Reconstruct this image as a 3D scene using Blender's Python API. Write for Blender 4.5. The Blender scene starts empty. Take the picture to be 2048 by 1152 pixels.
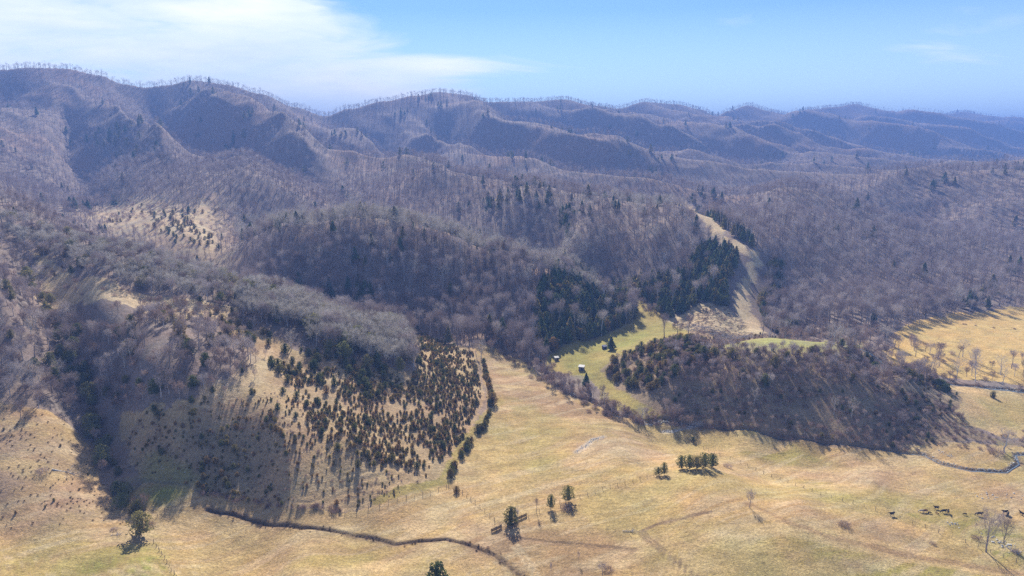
import bpy, bmesh, math, random
import numpy as np
from mathutils import Vector, Matrix
R = math.radians
random.seed(7)
rng = np.random.default_rng(11)
S = bpy.context.scene
COL = S.collection

# ------------------------------------------------------------------ camera
H = 130.0                      # camera height over the valley floor, metres
F = 1365.0                     # focal length in photo pixels (24 mm on a 36 mm frame)
PITCH = math.atan(296.0 / F)   # the eye level falls at photo row 280
cam_d = bpy.data.cameras.new('camera')
cam = bpy.data.objects.new('camera', cam_d)
COL.objects.link(cam)
cam.location = (0, 0, H)
cam.rotation_euler = (math.pi / 2 - PITCH, 0, 0)
cam_d.sensor_width = 36.0
cam_d.lens = 24.0
cam_d.clip_start = 1.0
cam_d.clip_end = 60000.0
S.camera = cam

# ------------------------------------------------------------------ sky, sun, exposure
SUN_EL = R(34.0)
SUN_AZ = R(-6.0)               # measured from +Y (straight ahead) towards +X
SKY_STRENGTH = 0.078
SUN_STRENGTH = 5.0
EXPOSURE = 0.84
HAZE_DENSITY = 0.00028
sund = bpy.data.lights.new('sun', 'SUN')
sund.energy = SUN_STRENGTH
sund.angle = R(0.5)
sund.color = (1.0, 0.93, 0.82)
sun = bpy.data.objects.new('sun', sund)
COL.objects.link(sun)
sdir = Vector((math.sin(SUN_AZ) * math.cos(SUN_EL), math.cos(SUN_AZ) * math.cos(SUN_EL), math.sin(SUN_EL)))
sun.rotation_euler = sdir.to_track_quat('Z', 'Y').to_euler()
sun.location = (0, 0, 900)

W = bpy.data.worlds.new('World')
S.world = W
W.use_nodes = True
nt = W.node_tree
for n in list(nt.nodes): nt.nodes.remove(n)
def N(tree, typ, **kw):
    n = tree.nodes.new(typ)
    for k, v in kw.items():
        if k.startswith('_'): setattr(n, k[1:], v)
        else: n.inputs[k].default_value = v
    return n
def L(tree, a, b): tree.links.new(a, b)
def ramp(tree, src, stops, interp='LINEAR'):
    r = tree.nodes.new('ShaderNodeValToRGB')
    cr = r.color_ramp
    cr.interpolation = interp
    while len(cr.elements) > 1: cr.elements.remove(cr.elements[-1])
    cr.elements[0].position = stops[0][0]; cr.elements[0].color = stops[0][1]
    for p, c in stops[1:]:
        e = cr.elements.new(p); e.color = c
    L(tree, src, r.inputs[0])
    return r
def g(v): return (v, v, v, 1)
def mathn(tree, op, a, b=None, clamp=False):
    n = tree.nodes.new('ShaderNodeMath'); n.operation = op; n.use_clamp = clamp
    for i, x in enumerate((a, b)):
        if x is None: continue
        if isinstance(x, (int, float)): n.inputs[i].default_value = x
        else: L(tree, x, n.inputs[i])
    return n.outputs[0]
def mix(tree, fac, a, b, blend='MIX'):
    n = tree.nodes.new('ShaderNodeMix'); n.data_type = 'RGBA'; n.blend_type = blend
    for i, x in ((0, fac), (6, a), (7, b)):
        if isinstance(x, (int, float)): n.inputs[i].default_value = x
        elif isinstance(x, tuple): n.inputs[i].default_value = x
        else: L(tree, x, n.inputs[i])
    return n.outputs[2]

sky = N(nt, 'ShaderNodeTexSky', _sky_type='NISHITA', _sun_disc=False)
sky.sun_elevation = SUN_EL
sky.sun_rotation = SUN_AZ
sky.altitude = 500
sky.air_density = 1.0
sky.dust_density = 0.0
sky.ozone_density = 3.0
# thin winter cloud, laid out by direction over the whole sky
tc = N(nt, 'ShaderNodeTexCoord')
sep = N(nt, 'ShaderNodeSeparateXYZ'); L(nt, tc.outputs['Generated'], sep.inputs[0])
zc = mathn(nt, 'MAXIMUM', sep.outputs[2], 0.02)
zz = mathn(nt, 'ADD', zc, 0.12)
cx = mathn(nt, 'DIVIDE', sep.outputs[0], zz)
cy = mathn(nt, 'DIVIDE', sep.outputs[1], zz)
comb = N(nt, 'ShaderNodeCombineXYZ'); L(nt, cx, comb.inputs[0]); L(nt, cy, comb.inputs[1])
comb = N(nt, 'ShaderNodeCombineXYZ'); L(nt, mathn(nt, 'DIVIDE', sep.outputs[0], sep.outputs[1]), comb.inputs[0]); L(nt, mathn(nt, 'MULTIPLY', mathn(nt, 'DIVIDE', sep.outputs[2], sep.outputs[1]), 2.6), comb.inputs[1])
mp = N(nt, 'ShaderNodeMapping'); L(nt, comb.outputs[0], mp.inputs[0])
mp.inputs['Rotation'].default_value = (0, 0, R(12)); mp.inputs['Scale'].default_value = (2.2, 4.2, 1); mp.inputs['Location'].default_value = (2.1, 0.4, 0)
n1 = N(nt, 'ShaderNodeTexNoise', Scale=1.5, Detail=10.0, Roughness=0.58, Distortion=0.7); L(nt, mp.outputs[0], n1.inputs['Vector'])
n2 = N(nt, 'ShaderNodeTexNoise', Scale=0.7, Detail=3.0, Roughness=0.5); L(nt, mp.outputs[0], n2.inputs['Vector'])
# the cloud bank lies to the left of the sun, with a ragged right-hand edge
side = mathn(nt, 'DIVIDE', sep.outputs[0], sep.outputs[1])
el = mathn(nt, 'DIVIDE', sep.outputs[2], sep.outputs[1])
er = ramp(nt, mathn(nt, 'MULTIPLY', el, 2.0), [(0.0, g(.60)), (.06, g(.56)), (.14, g(.50)), (.20, g(.55)), (.25, g(.42)), (.31, g(.30)), (.40, g(.30)), (.46, g(.24)), (.7, g(.16)), (1.0, g(.2))])
edge = mathn(nt, 'SUBTRACT', er.outputs[0], 0.5)
t = mathn(nt, 'MULTIPLY', mathn(nt, 'SUBTRACT', edge, side), 3.6)
t = mathn(nt, 'MINIMUM', t, 0.55)
t = mathn(nt, 'ADD', t, mathn(nt, 'MULTIPLY', mathn(nt, 'SUBTRACT', n1.outputs[0], 0.5), 2.1))
t = mathn(nt, 'ADD', t, mathn(nt, 'MULTIPLY', mathn(nt, 'SUBTRACT', n2.outputs[0], 0.5), 1.0))
t = mathn(nt, 'MAXIMUM', t, mathn(nt, 'SUBTRACT', mathn(nt, 'ADD', mathn(nt, 'MULTIPLY', n1.outputs[0], 1.6), mathn(nt, 'MULTIPLY', n2.outputs[0], .8)), 1.37))
cl = ramp(nt, t, [(0.0, g(0.0)), (0.14, g(0.14)), (0.42, g(0.66)), (0.9, g(0.95))])
n3 = N(nt, 'ShaderNodeTexNoise', Scale=1.1, Detail=6.0, Roughness=0.6); L(nt, mp.outputs[0], n3.inputs['Vector'])
ccol = ramp(nt, n3.outputs[0], [(0.32, (7.4, 8.2, 9.2, 1)), (0.66, (11.2, 11.0, 10.4, 1))])
skyc = mix(nt, 1.0, sky.outputs[0], (0.66, 0.80, 1.0, 1), 'MULTIPLY')
fwd = mathn(nt, 'MULTIPLY', mathn(nt, 'SUBTRACT', 0.75, el), 4.0, True)
fwd = mathn(nt, 'MULTIPLY', fwd, mathn(nt, 'MULTIPLY', sep.outputs[1], 3.0, True))
# the air near the horizon is paler, and an unseen neutral cloud sheet is added overhead for fill light
hz = mathn(nt, 'MULTIPLY', mathn(nt, 'SUBTRACT', 0.17, sep.outputs[2]), 5.0, True)
skyc = mix(nt, mathn(nt, 'MULTIPLY', hz, .75), skyc, (8.5, 10.4, 12.0, 1))
fill_veil = mathn(nt, 'MULTIPLY', mathn(nt, 'SUBTRACT', sep.outputs[2], 0.45), 3.0, True)
skyc = mix(nt, mathn(nt, 'MULTIPLY', fill_veil, .65), skyc, (2.3, 2.15, 1.9, 1))
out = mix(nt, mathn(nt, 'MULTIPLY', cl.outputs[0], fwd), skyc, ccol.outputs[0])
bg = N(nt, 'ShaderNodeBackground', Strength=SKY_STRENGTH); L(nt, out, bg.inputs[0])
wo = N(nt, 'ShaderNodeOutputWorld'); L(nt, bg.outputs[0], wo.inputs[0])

S.view_settings.view_transform = 'Standard'
S.view_settings.look = 'None'
S.view_settings.exposure = EXPOSURE
S.view_settings.gamma = 1
S.cycles.max_bounces = 4
S.cycles.diffuse_bounces = 2
S.cycles.glossy_bounces = 1
S.cycles.transmission_bounces = 1
S.cycles.volume_bounces = 0
S.cycles.transparent_max_bounces = 4
S.cycles.volume_max_steps = 64
S.cycles.use_denoising = False    # the fine twig texture is worth more than a smooth picture

# ------------------------------------------------------------------ terrain: height function
CP, SP = math.cos(PITCH), math.sin(PITCH)
def ray(u, v):
    a = (np.asarray(u, float) - 1024) / F; b = (576 - np.asarray(v, float)) / F
    return a, CP + SP * b, -SP + CP * b            # X, Y, Z per unit
def pz(u, v, z):
    dx, dy, dz = ray(u, v); t = (z - H) / dz
    return (t * dx, t * dy, z)
def pY(u, v, Y):
    dx, dy, dz = ray(u, v); t = Y / dy
    return (t * dx, Y, H + t * dz)
def pc(u, Y, z):                                   # column u, distance Y, height z (ground hidden in the photo)
    return ((u - 1024) / F / CP * Y * 0.985, Y, z)
V_ = '''0 1152 6|300 1152 3|600 1152 3|875 1152 3|1050 1152 1|1300 1152 4|1600 1152 4|1900 1152 -2|2048 1152 -4
0 1060 6|0 950 14|0 850 22|100 1080 5|120 950 11|120 850 18|200 1070 4|230 970 4|200 880 9|170 780 20|110 640 38|60 560 52|0 700 40|0 600 56
300 620 44|200 600 50|450 640 38|600 720 26|700 760 21|800 760 15|900 760 9|300 800 26.5|400 800 27|500 800 25.2|300 720 38|400 720 37|620 830 19|750 850 12|880 850 6
300 900 12.6|400 900 13.6|500 905 12.6|550 950 9.5|550 880 17.5|640 915 12.5|700 950 8|700 885 14.2|790 920 8|250 980 4|400 1000 3|550 1010 3|690 1020 2.5|850 980 2.5|920 900 2.5|980 800 3|960 720 4.5
1050 760 1.5|1050 860 1.5|1150 850 1|1100 950 3|1250 900 3|1000 1000 2.5|1400 930 6|1450 960 6|1500 1010 6|1350 1030 6|1600 1000 5|1280 980 5|1700 1080 3|1300 835 -.5|1400 850 -1|1200 800 0|1130 730 1.5
1600 890 -1.5|1850 910 -3|2040 930 -4|1900 1000 -3|2048 1050 -4|1750 950 -2|1960 1105 -3|1180 710 3|1250 680 4|1300 640 6|1350 670 8|1270 600 8|1230 750 3
1420 640 12|1520 665 8|1480 600 16|1500 540 27|1515 510 35|1440 470 47|1400 430 58|1350 408 66|1250 580 7|1350 560 22|1420 530 32|1300 480 46|1330 520 33|1300 440 57|1200 440 54|1150 470 44|1150 420 58|1200 397 68|1050 402 64
800 660 3|900 680 3|1000 700 2.5|1080 700 2.5|1180 660 4|1265 635 6|850 560 29|600 540 32|750 560 29|950 560 27|1050 600 21|1150 600 19|560 450 59|700 450 63|800 455 61|900 470 55|1000 500 46|1100 540 32|1200 590 14
430 480 34|540 390 60|500 480 42|430 505 30|400 480 38|340 430 50|300 400 60|230 350 82|150 385 56|200 440 42|120 450 62|60 420 72
1560 560 14|1700 560 9|1700 640 2|1650 660 1|1850 600 3|2048 600 2|1750 480 28|1900 500 14|2048 560 8|1600 470 38|1600 420 52|1550 395 58|1850 430 30|2048 480 18|2048 400 50|2048 350 75|1900 370 62|1800 385 50|1300 380 48|1500 360 45
1800 650 1|1900 720 0|2048 720 0|1750 760 -1|1900 765 -1.5|2048 778 -2|1760 720 0|1230 740 5|1250 810 1|1350 840 0|1450 858 -.5|1560 872 -.8|1650 882 -1|1740 888 -1|1450 825 4.2|1560 838 4.2|1650 846 4|1740 848 4|1450 775 12|1560 782 12.2|1650 788 12|1560 722 21|1650 722 20.5|1450 722 18|1800 880 -1.5|2000 830 -2|1350 760 13|1720 790 12|1820 800 8
1280 700 10|1380 682 17|1480 690 21.5|1560 696 23.5|1650 692 22.5|1700 700 20|1800 750 13|1900 790 4'''
Y_ = '''0 440 456|150 480 450|300 510 440|450 560 425|600 610 415|720 650 405|790 660 405|950 700 395|700 390 1000|850 400 950|950 420 850|0 400 600|60 415 570|120 450 540|1700 400 1050|1000 350 1250|800 350 1150|600 350 1150|400 340 1100|230 332 1010|1300 350 1430|1700 340 1900|1900 335 2400|2048 330 3000'''
C_ = '''700 760 8|850 750 6|1000 690 5|1100 640 4|1200 575 4|1350 900 14|1450 880 14|1200 1050 22|560 790 12|1560 385 17|1560 420 6|1680 400 7|1480 410 8|1380 430 8|300 540 20|450 520 13|600 480 7|700 460 5|150 600 48|2048 1600 40|1850 1500 40|1600 1300 38
-700 300 40|-700 600 90|-700 1000 110|-700 200 15|-300 250 25|-300 450 70|-300 900 90|-300 200 10|2400 300 -4|2400 600 5|2400 1000 40|2800 400 -2|2800 900 40|2800 2000 40|2400 220 -4
0 150 2|500 150 0|1024 150 0|1600 150 0|2048 150 -3|-600 150 6|2600 150 -4|0 80 0|1024 80 0|2048 80 0|-700 80 2|2800 80 -3|0 40 0|1024 40 0|2048 40 0|-700 40 0|2800 40 0
0 3000 30|1024 3000 30|2048 4500 30|-700 3000 40|2800 4000 30|0 9000 20|1024 9000 20|2048 9000 20|-700 9000 20|2800 9000 20|-700 20000 20|2800 20000 20|1024 20000 20'''
def rows(s): return [tuple(float(x) for x in q.split()) for l in s.split('\n') for q in l.split('|')]
cps = [pz(*r) for r in rows(V_)] + [pY(*r) for r in rows(Y_)] + [pc(*r) for r in rows(C_)]
cps = np.array(cps)
def warp(X, Y): return np.stack([X / Y * 2.2, np.log(Y)], -1)
def tps(P, z, lam=1e-4):
    n = len(P)
    d2 = ((P[:, None] - P[None]) ** 2).sum(-1)
    K = 0.5 * d2 * np.log(d2 + 1e-12) + lam * np.eye(n)
    Q = np.hstack([np.ones((n, 1)), P])
    A = np.block([[K, Q], [Q.T, np.zeros((3, 3))]])
    w = np.linalg.solve(A, np.r_[z, 0, 0, 0])
    def f(p):
        o = np.empty(len(p))
        for i in range(0, len(p), 20000):
            q = p[i:i + 20000]
            d = ((q[:, None] - P[None]) ** 2).sum(-1)
            o[i:i + 20000] = (0.5 * d * np.log(d + 1e-12)) @ w[:n] + w[n] + q @ w[n + 1:]
        return o
    return f
base_f = tps(warp(cps[:, 0], cps[:, 1]), cps[:, 2])

def vnoise(x, y, seed=0):
    xi = np.floor(x).astype(np.int64); yi = np.floor(y).astype(np.int64)
    fx = x - xi; fy = y - yi
    fx = fx * fx * fx * (fx * (fx * 6 - 15) + 10); fy = fy * fy * fy * (fy * (fy * 6 - 15) + 10)
    def h(a, b):
        v = (a * 374761393 + b * 668265263 + seed * 1442695041) & 0x7fffffff
        v = ((v ^ (v >> 13)) * 1274126177) & 0x7fffffff
        v = ((v ^ (v >> 16)) * 2246822519) & 0x7fffffff
        return ((v ^ (v >> 15)) & 0xffff) / 65535.0
    return (h(xi, yi) * (1 - fx) + h(xi + 1, yi) * fx) * (1 - fy) + (h(xi, yi + 1) * (1 - fx) + h(xi + 1, yi + 1) * fx) * fy
def fbm(x, y, oct=4, seed=0, gain=0.5):
    s = 0; a = 1; t_ = 0
    for o in range(oct):
        s = s + a * vnoise(x * 2 ** o + 17.3 * o, y * 2 ** o - 9.1 * o, seed + o); t_ += a; a *= gain
    return s / t_ * 2 - 1
def smooth(t_): t_ = np.clip(t_, 0, 1); return t_ * t_ * (3 - 2 * t_)

# the long mountain: a straight crest running away to the right, knobs and saddles, a spur under every knob
RO = np.array([-1230.0, 1640.0]); RD = np.array([0.829, 0.559]); RP = np.array([0.559, -0.829])
def on_crest(u, v=190):
    dx, dy, dz = ray(u, v); k = dx / dy
    m = RD[1] / RD[0]
    Y = (RO[1] - m * RO[0]) / (1 - m * k)
    return k * Y, Y
crest_px = [(-300, 150), (-150, 118), (0, 136), (60, 132), (130, 134), (200, 148), (245, 165), (290, 172), (330, 168), (385, 158), (450, 166), (520, 185), (590, 212), (650, 230), (700, 215), (770, 200), (830, 189), (880, 182), (930, 187), (975, 202), (1010, 201), (1060, 201), (1130, 197), (1180, 208), (1235, 217), (1290, 208), (1350, 211), (1400, 218), (1432, 229), (1460, 220), (1495, 213), (1540, 221), (1575, 226), (1620, 218), (1670, 215), (1712, 211), (1745, 220), (1790, 231), (1822, 238), (1870, 228), (1930, 222), (1975, 234), (2020, 233), (2060, 236), (2150, 240), (2300, 236), (2500, 245)]
ca, cz = [], []
for u, v in crest_px:
    if u > 1200: v = 221 + (v - 221) * 1.45
    X, Y = on_crest(u, v)
    ca.append((np.array([X, Y]) - RO) @ RD)
    cz.append(pY(u, v, Y)[2])
ca, cz = np.array(ca), np.array(cz)
# spur phase: +1 under knobs, -1 under saddles
kn = [(-150, 1), (-30, -1), (90, 1), (290, -1), (385, 1), (500, -.2), (560, .3), (650, -1), (770, .1), (880, 1), (975, -1), (1060, .9), (1095, -.2), (1135, 1), (1235, -1), (1290, 1), (1330, -.3), (1365, .7), (1432, -1), (1495, 1), (1575, -1), (1620, .8), (1655, -.3), (1712, 1), (1822, -1), (1870, .2), (1935, 1), (2000, -1), (2100, 1), (2200, -1), (2350, 1), (2500, -1)]
ka = np.array([(np.array(on_crest(u)) - RO) @ RD for u, _ in kn]); kv = np.array([s for _, s in kn])
def cosint(x, xs, ys, soft=True):
    i = np.clip(np.searchsorted(xs, x) - 1, 0, len(xs) - 2)
    t_ = np.clip((x - xs[i]) / (xs[i + 1] - xs[i]), 0, 1); t_ = (smooth(t_) if soft else t_); return ys[i] + (ys[i + 1] - ys[i]) * t_
def mountain(X, Y):
    dx = X - RO[0]; dy = Y - RO[1]
    a = dx * RD[0] + dy * RD[1]; b = dx * RP[0] + dy * RP[1]      # b > 0: towards the camera
    a0 = a + 30 * fbm(X / 260, Y / 260, 3, 5)
    cr = cosint(a, ca, cz)
    sp = cosint(a0, ka, kv, False)
    w2 = a0 + 60 * fbm(X / 420, Y / 420, 2, 19)
    s2 = (1 - 4 * np.abs((w2 / 230.0) % 1 - .5)) * -1 * smooth((b - 120) / 260.0)
    g_ = np.clip(.5 - (.30 + .12 * smooth(a / 1000)) * sp * (1 - .45 * smooth((b - 450) / 500)) - .34 * s2, 0, 1)
    t_ = np.clip(b / 1320.0, 0, 1)
    pr = (1 - t_) ** 1.15; pg = (1 - t_) ** 4.2
    prof = pr * (1 - g_) + pg * g_
    prof = np.where(b < 0, np.exp(-np.abs(b) / 260.0 * (0.4 + np.abs(b) / 500)), prof)
    z = 25 + (cr - 25) * prof
    z = z + (20 * s2 + (6 + 14 * smooth(a / 1000)) * sp) * smooth((b - 60) / 260) * (1 - smooth((b - 650) / 500))
    z = z + (16 * (.45 - np.abs(fbm(a / 120, b / 330, 3, 22)) * 2) + 9 * fbm(X / 80, Y / 80, 3, 21)) * smooth(b / 200.0) * (1 - smooth((b - 900) / 400))
    return z, b
def height(X, Y):
    X = np.asarray(X, float); Y = np.asarray(Y, float)
    zb = base_f(warp(X, Y))
    zb = np.where(Y > 1100, np.clip(zb, 10, 110), zb)
    dist = np.hypot(X, Y)
    hilly = smooth((zb - 6) / 25.0)
    zb = zb + hilly * (2.2 * fbm(X / 55, Y / 55, 3, 2) + smooth((dist - 600) / 500) * 13 * fbm(X / 210, Y / 210, 3, 4)) + 0.25 * fbm(X / 22, Y / 22, 3, 3)
    zm, b = mountain(X, Y)
    aa = (X - RO[0]) * RD[0] + (Y - RO[1]) * RD[1]
    tri = 4 * np.abs(((aa + 80 * fbm(X / 350, Y / 350, 3, 61)) / 300.0) % 1 - .5) - 1
    fr = (tri + .35 * (.5 - 2 * np.abs(fbm(aa / 110, b / 260, 3, 63)))) * smooth((dist - 780) / 350) * (1 - smooth((dist - 3200) / 1500)) * smooth((b - 400) / 300)
    k = 14.0
    m_ = np.maximum(zb, zm); d_ = np.abs(zb - zm)
    w = smooth((Y - 620) / 380.0)
    zs = m_ + k * np.log1p(np.exp(-d_ / k)) - k * 0.2
    return zb * (1 - w) + zs * w + 30 * fr
# regular grid in (X/Y, ln Y); used for the mesh and for quick look-ups
S0, S1, NS = -1.15, 1.15, 760
L0, L1, NL = math.log(60.0), math.log(6800.0), 960
sg = np.linspace(S0, S1, NS)
# rows packed where the photo looks: denser between 180 m and 700 m
lk = np.array([60, 150, 190, 420, 700, 1400, 3200, 5600, 6800.0]); lw = np.array([0, .02, .04, .38, .55, .72, .90, .985, 1.0])
lg = np.interp(np.linspace(0, 1, NL), lw, np.log(lk))
GX = np.exp(lg)[:, None] * sg[None]; GY = np.repeat(np.exp(lg)[:, None], NS, 1)
GZ = height(GX.ravel(), GY.ravel()).reshape(GX.shape)
def zat(X, Y):
    X = np.atleast_1d(np.asarray(X, float)); Y = np.atleast_1d(np.asarray(Y, float))
    fi = np.interp(np.log(np.maximum(Y, 60.0)), lg, np.arange(NL)); fj = (X / np.maximum(Y, 60.0) - S0) / (S1 - S0) * (NS - 1)
    fj = np.clip(fj, 0, NS - 1.001); fi = np.clip(fi, 0, NL - 1.001)
    i = fi.astype(int); j = fj.astype(int); a = fi - i; b = fj - j
    return GZ[i, j] * (1 - a) * (1 - b) + GZ[i, j + 1] * (1 - a) * b + GZ[i + 1, j] * a * (1 - b) + GZ[i + 1, j + 1] * a * b
def gp(u, v, tmax=6000):
    """where the sight line through photo pixel (u, v) meets the ground"""
    dx, dy, dz = ray(u, v)
    Ys = np.exp(np.linspace(math.log(150), math.log(tmax), 2500))
    t_ = Ys / dy
    d = (H + t_ * dz) - zat(t_ * dx, Ys)
    k = np.argmax(d < 0)
    if d[k] >= 0: return None
    f = d[k - 1] / (d[k - 1] - d[k])
    tt = (Ys[k - 1] + f * (Ys[k] - Ys[k - 1])) / dy
    X, Y = float(tt * dx), float(tt * dy)
    return X, Y, float(zat(X, Y)[0])
def line(*pts):
    """photo pixels -> ground points"""
    o = [gp(*p) for p in pts]
    return np.array([q for q in o if q is not None])
def proj(X, Y, Z):
    z = Z - H
    d = Y * CP - z * SP; up = Y * SP + z * CP
    return 1024 + F * X / d, 576 - F * up / d, d
# ------------------------------------------------------------------ ground: regions, creek beds, mesh
GP = {}
def inside(P, X, Y):
    X = np.asarray(X); Y = np.asarray(Y)
    r = np.zeros(X.shape, bool)
    bb = (X >= P[:, 0].min()) & (X <= P[:, 0].max()) & (Y >= P[:, 1].min()) & (Y <= P[:, 1].max())
    x = X[bb]; y = Y[bb]; c = np.zeros(x.shape, bool)
    n = len(P)
    for i in range(n):
        x1, y1 = P[i]; x2, y2 = P[(i + 1) % n]
        if y1 == y2: continue
        c ^= ((y1 > y) != (y2 > y)) & (x < (x2 - x1) * (y - y1) / (y2 - y1) + x1)
    r[bb] = c
    return r
def poly(s):
    pts = [tuple(float(a) for a in q.split()) for q in s.replace('\n', '|').split('|')]
    o = []
    for u, v in pts:
        dx, dy, dz = ray(u, v)
        q = gp(u, v)
        if q is None:
            q = (dx / dy * 900, 900)
        elif v > 1160:
            t_ = (H - 0) / -dz; q = (t_ * dx, max(t_ * dy, 61))
        o.append(q[:2])
    return np.array(o)
def seg_dist(P, X, Y, pad):
    d = np.full(np.shape(X), 1e9)
    bb = (X >= P[:, 0].min() - pad) & (X <= P[:, 0].max() + pad) & (Y >= P[:, 1].min() - pad) & (Y <= P[:, 1].max() + pad)
    x = X[bb]; y = Y[bb]; dd = np.full(x.shape, 1e9)
    for i in range(len(P) - 1):
        a = P[i, :2]; b = P[i + 1, :2]; ab = b - a; l2 = (ab ** 2).sum() + 1e-9
        t_ = np.clip(((x - a[0]) * ab[0] + (y - a[1]) * ab[1]) / l2, 0, 1)
        dd = np.minimum(dd, np.hypot(x - a[0] - t_ * ab[0], y - a[1] - t_ * ab[1]))
    d[bb] = dd
    return d
def wiggle(P, amp=1.2, step=3.0, seed=0):
    """resample a ground polyline and let it wander a little"""
    o = []
    for i in range(len(P) - 1):
        a, b = P[i, :2], P[i + 1, :2]; n = max(1, int(np.hypot(*(b - a)) / step))
        for k in range(n): o.append(a + (b - a) * k / n)
    o.append(P[-1, :2]); o = np.array(o)
    s_ = np.arange(len(o)) * step
    o[:, 0] += amp * fbm(s_ / 14, s_ * 0 + seed, 3, seed + 1); o[:, 1] += amp * fbm(s_ / 14, s_ * 0 + seed, 3, seed + 2)
    return o
PZ = dict(
 field='-150 1400|-150 830|0 800|60 812|140 850|185 900|200 960|232 1010|262 985|290 965|400 985|500 1000|640 1020|760 1005|880 962|925 900|978 815|965 740|945 690|985 690|1060 730|1110 780|1190 810|1270 840|1330 848|1430 862|1560 880|1700 893|1800 900|1880 885|2000 890|2200 880|2200 1400',
 meadow='1085 722|1120 690|1200 672|1262 640|1268 600|1290 602|1330 628|1400 632|1440 660|1445 672|1360 672|1300 690|1230 715|1205 735|1230 780|1290 815|1350 840|1280 836|1210 805|1180 755|1100 745',
 pipeline='1345 402|1395 432|1432 474|1470 500|1500 515|1492 545|1472 590|1468 610|1478 640|1495 672|1532 668|1515 640|1500 610|1500 580|1512 545|1522 512|1500 500|1450 470|1410 430|1372 405',
 slash='1335 640|1400 605|1450 612|1475 640|1500 670|1440 672|1380 665',
 yellow='1790 665|1830 640|1900 628|2048 614|2200 605|2200 762|2048 772|1900 757|1830 745|1775 728|1765 712|1785 690',
 toe='1880 765|1960 773|2200 790|2200 880|2000 870|1930 850|1900 830|1890 795',
 top='1435 692|1470 680|1560 677|1650 682|1705 692|1690 700|1600 702|1500 705',
 spur='165 425|260 395|330 415|380 430|410 400|432 385|440 430|430 470|440 505|400 500|350 495|290 470|230 460',
 bench='55 500|110 520|160 560|260 580|360 600|480 612|480 635|380 640|280 625|160 610|60 590|90 560',
 cedarslope='440 640|520 660|600 700|680 715|760 735|832 745|830 655|900 690|950 700|972 800|930 880|880 960|760 1005|640 1018|500 1000|400 980|290 955|245 900|240 830|330 820|400 790|480 760|520 720|470 690',
 knollface='1205 735|1230 715|1300 690|1360 676|1435 690|1500 705|1600 702|1690 700|1720 692|1780 735|1860 760|1925 785|1905 830|1935 855|2010 880|1880 885|1800 900|1700 893|1560 880|1430 862|1350 840|1290 815|1230 780',
 gap='1380 665|1445 668|1500 668|1535 670|1570 676|1500 680|1435 692|1380 680',
 innerclear='500 700|545 690|540 760|460 800|390 820|400 780|470 750',
)
PW = {k: poly(v) for k, v in PZ.items()}
LW = dict(
 ditch=wiggle(line((415, 1020), (470, 1030), (525, 1046), (600, 1058), (690, 1066), (745, 1078), (790, 1090), (850, 1082), (895, 1077), (935, 1086), (985, 1110), (1020, 1135), (1060, 1165)), 1.0, 3, 3),
 creek=wiggle(line((1080, 750), (1125, 775), (1165, 795), (1205, 812), (1222, 830), (1270, 836), (1284, 842), (1320, 838), (1360, 842), (1400, 848), (1450, 856), (1560, 874), (1700, 888), (1790, 900), (1850, 908), (1880, 925), (1940, 940), (2010, 943), (2035, 925), (2030, 908), (2100, 905)), 1.2, 3, 5),
 branch=wiggle(line((1328, 862), (1345, 861), (1370, 856), (1398, 848)), .8, 2, 6),
 seep=wiggle(line((1152, 903), (1170, 892), (1185, 880), (1205, 873)), .8, 2, 7),
 rightcreek=wiggle(line((1700, 690), (1740, 705), (1790, 740), (1850, 758), (1900, 766), (1970, 774), (2048, 782), (2200, 795)), 1.5, 4, 8),
 track=wiggle(line((1395, 1160), (1340, 1110), (1290, 1075), (1280, 1062), (1320, 1045), (1420, 1025)), .5, 3, 9),
 track2=wiggle(line((1270, 1102), (1180, 1092), (1080, 1082), (1020, 1075), (990, 1065)), .5, 3, 10),
 track3=wiggle(line((1030, 1092), (1050, 1115), (1075, 1155)), .4, 3, 11),
 contour=wiggle(line((1500, 1010), (1560, 1040), (1650, 1075), (1760, 1100), (1900, 1125), (2048, 1148)), .5, 3, 12),
 gully=wiggle(line((60, 560), (110, 640), (150, 730), (170, 780), (200, 880), (230, 970), (280, 1030)), 1.5, 4, 14),
)
for k_, dep, wid in (('ditch', .5, .7), ('creek', 0.7, 1.0), ('branch', .4, 1.2), ('rightcreek', 1.0, 2.5), ('track2', .15, .8)):
    d = seg_dist(LW[k_], GX, GY, wid * 3)
    GZ -= dep * (1 - smooth((d - wid * 0.35) / wid))
# terraces worn across the steep near slope by stock
nearw = (1 - smooth((GY - 330) / 60)) * smooth((GY - 205) / 15)
onslope = inside(PW['cedarslope'], GX, GY)
slopew = nearw * onslope
GZ += slopew * (1 - smooth((GZ - 8) / 5)) * 0.13 * smooth(.5 + 1.6 * fbm(GX / 14, GY / 6, 3, 45)) * np.sin(2 * math.pi * (GZ + 0.9 * fbm(GX / 18, GY / 18, 3, 44)) / 1.0)

C = {k: np.array(v) for k, v in dict(
 straw=(.475, .33, .148), straw2=(.53, .385, .19), green=(.25, .25, .06), olive=(.36, .285, .095), brown=(.33, .215, .115), floor=(.25, .195, .17),
 pale=(.54, .42, .26), soil=(.075, .052, .034), yellow=(.56, .39, .145), bank=(.20, .135, .085), rock=(.55, .53, .49), reddish=(.38, .26, .165), mound=(.34, .32, .11), redfloor=(.31, .205, .15), dry=(.30, .22, .135)).items()}
jx = GX + 3.5 * fbm(GX / 9, GY / 9, 3, 31) * np.clip(GY / 400, .5, 3); jy = GY + 5 * fbm(GX / 9 + 40, GY / 9, 3, 32) * np.clip(GY / 400, .5, 3)
GC = np.broadcast_to(C['floor'], GX.shape + (3,)).copy()
def paint(mask, col, a=1.0):
    w_ = (np.asarray(mask, float) * a)[..., None]
    GC[:] = GC * (1 - w_) + C[col] * w_
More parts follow.
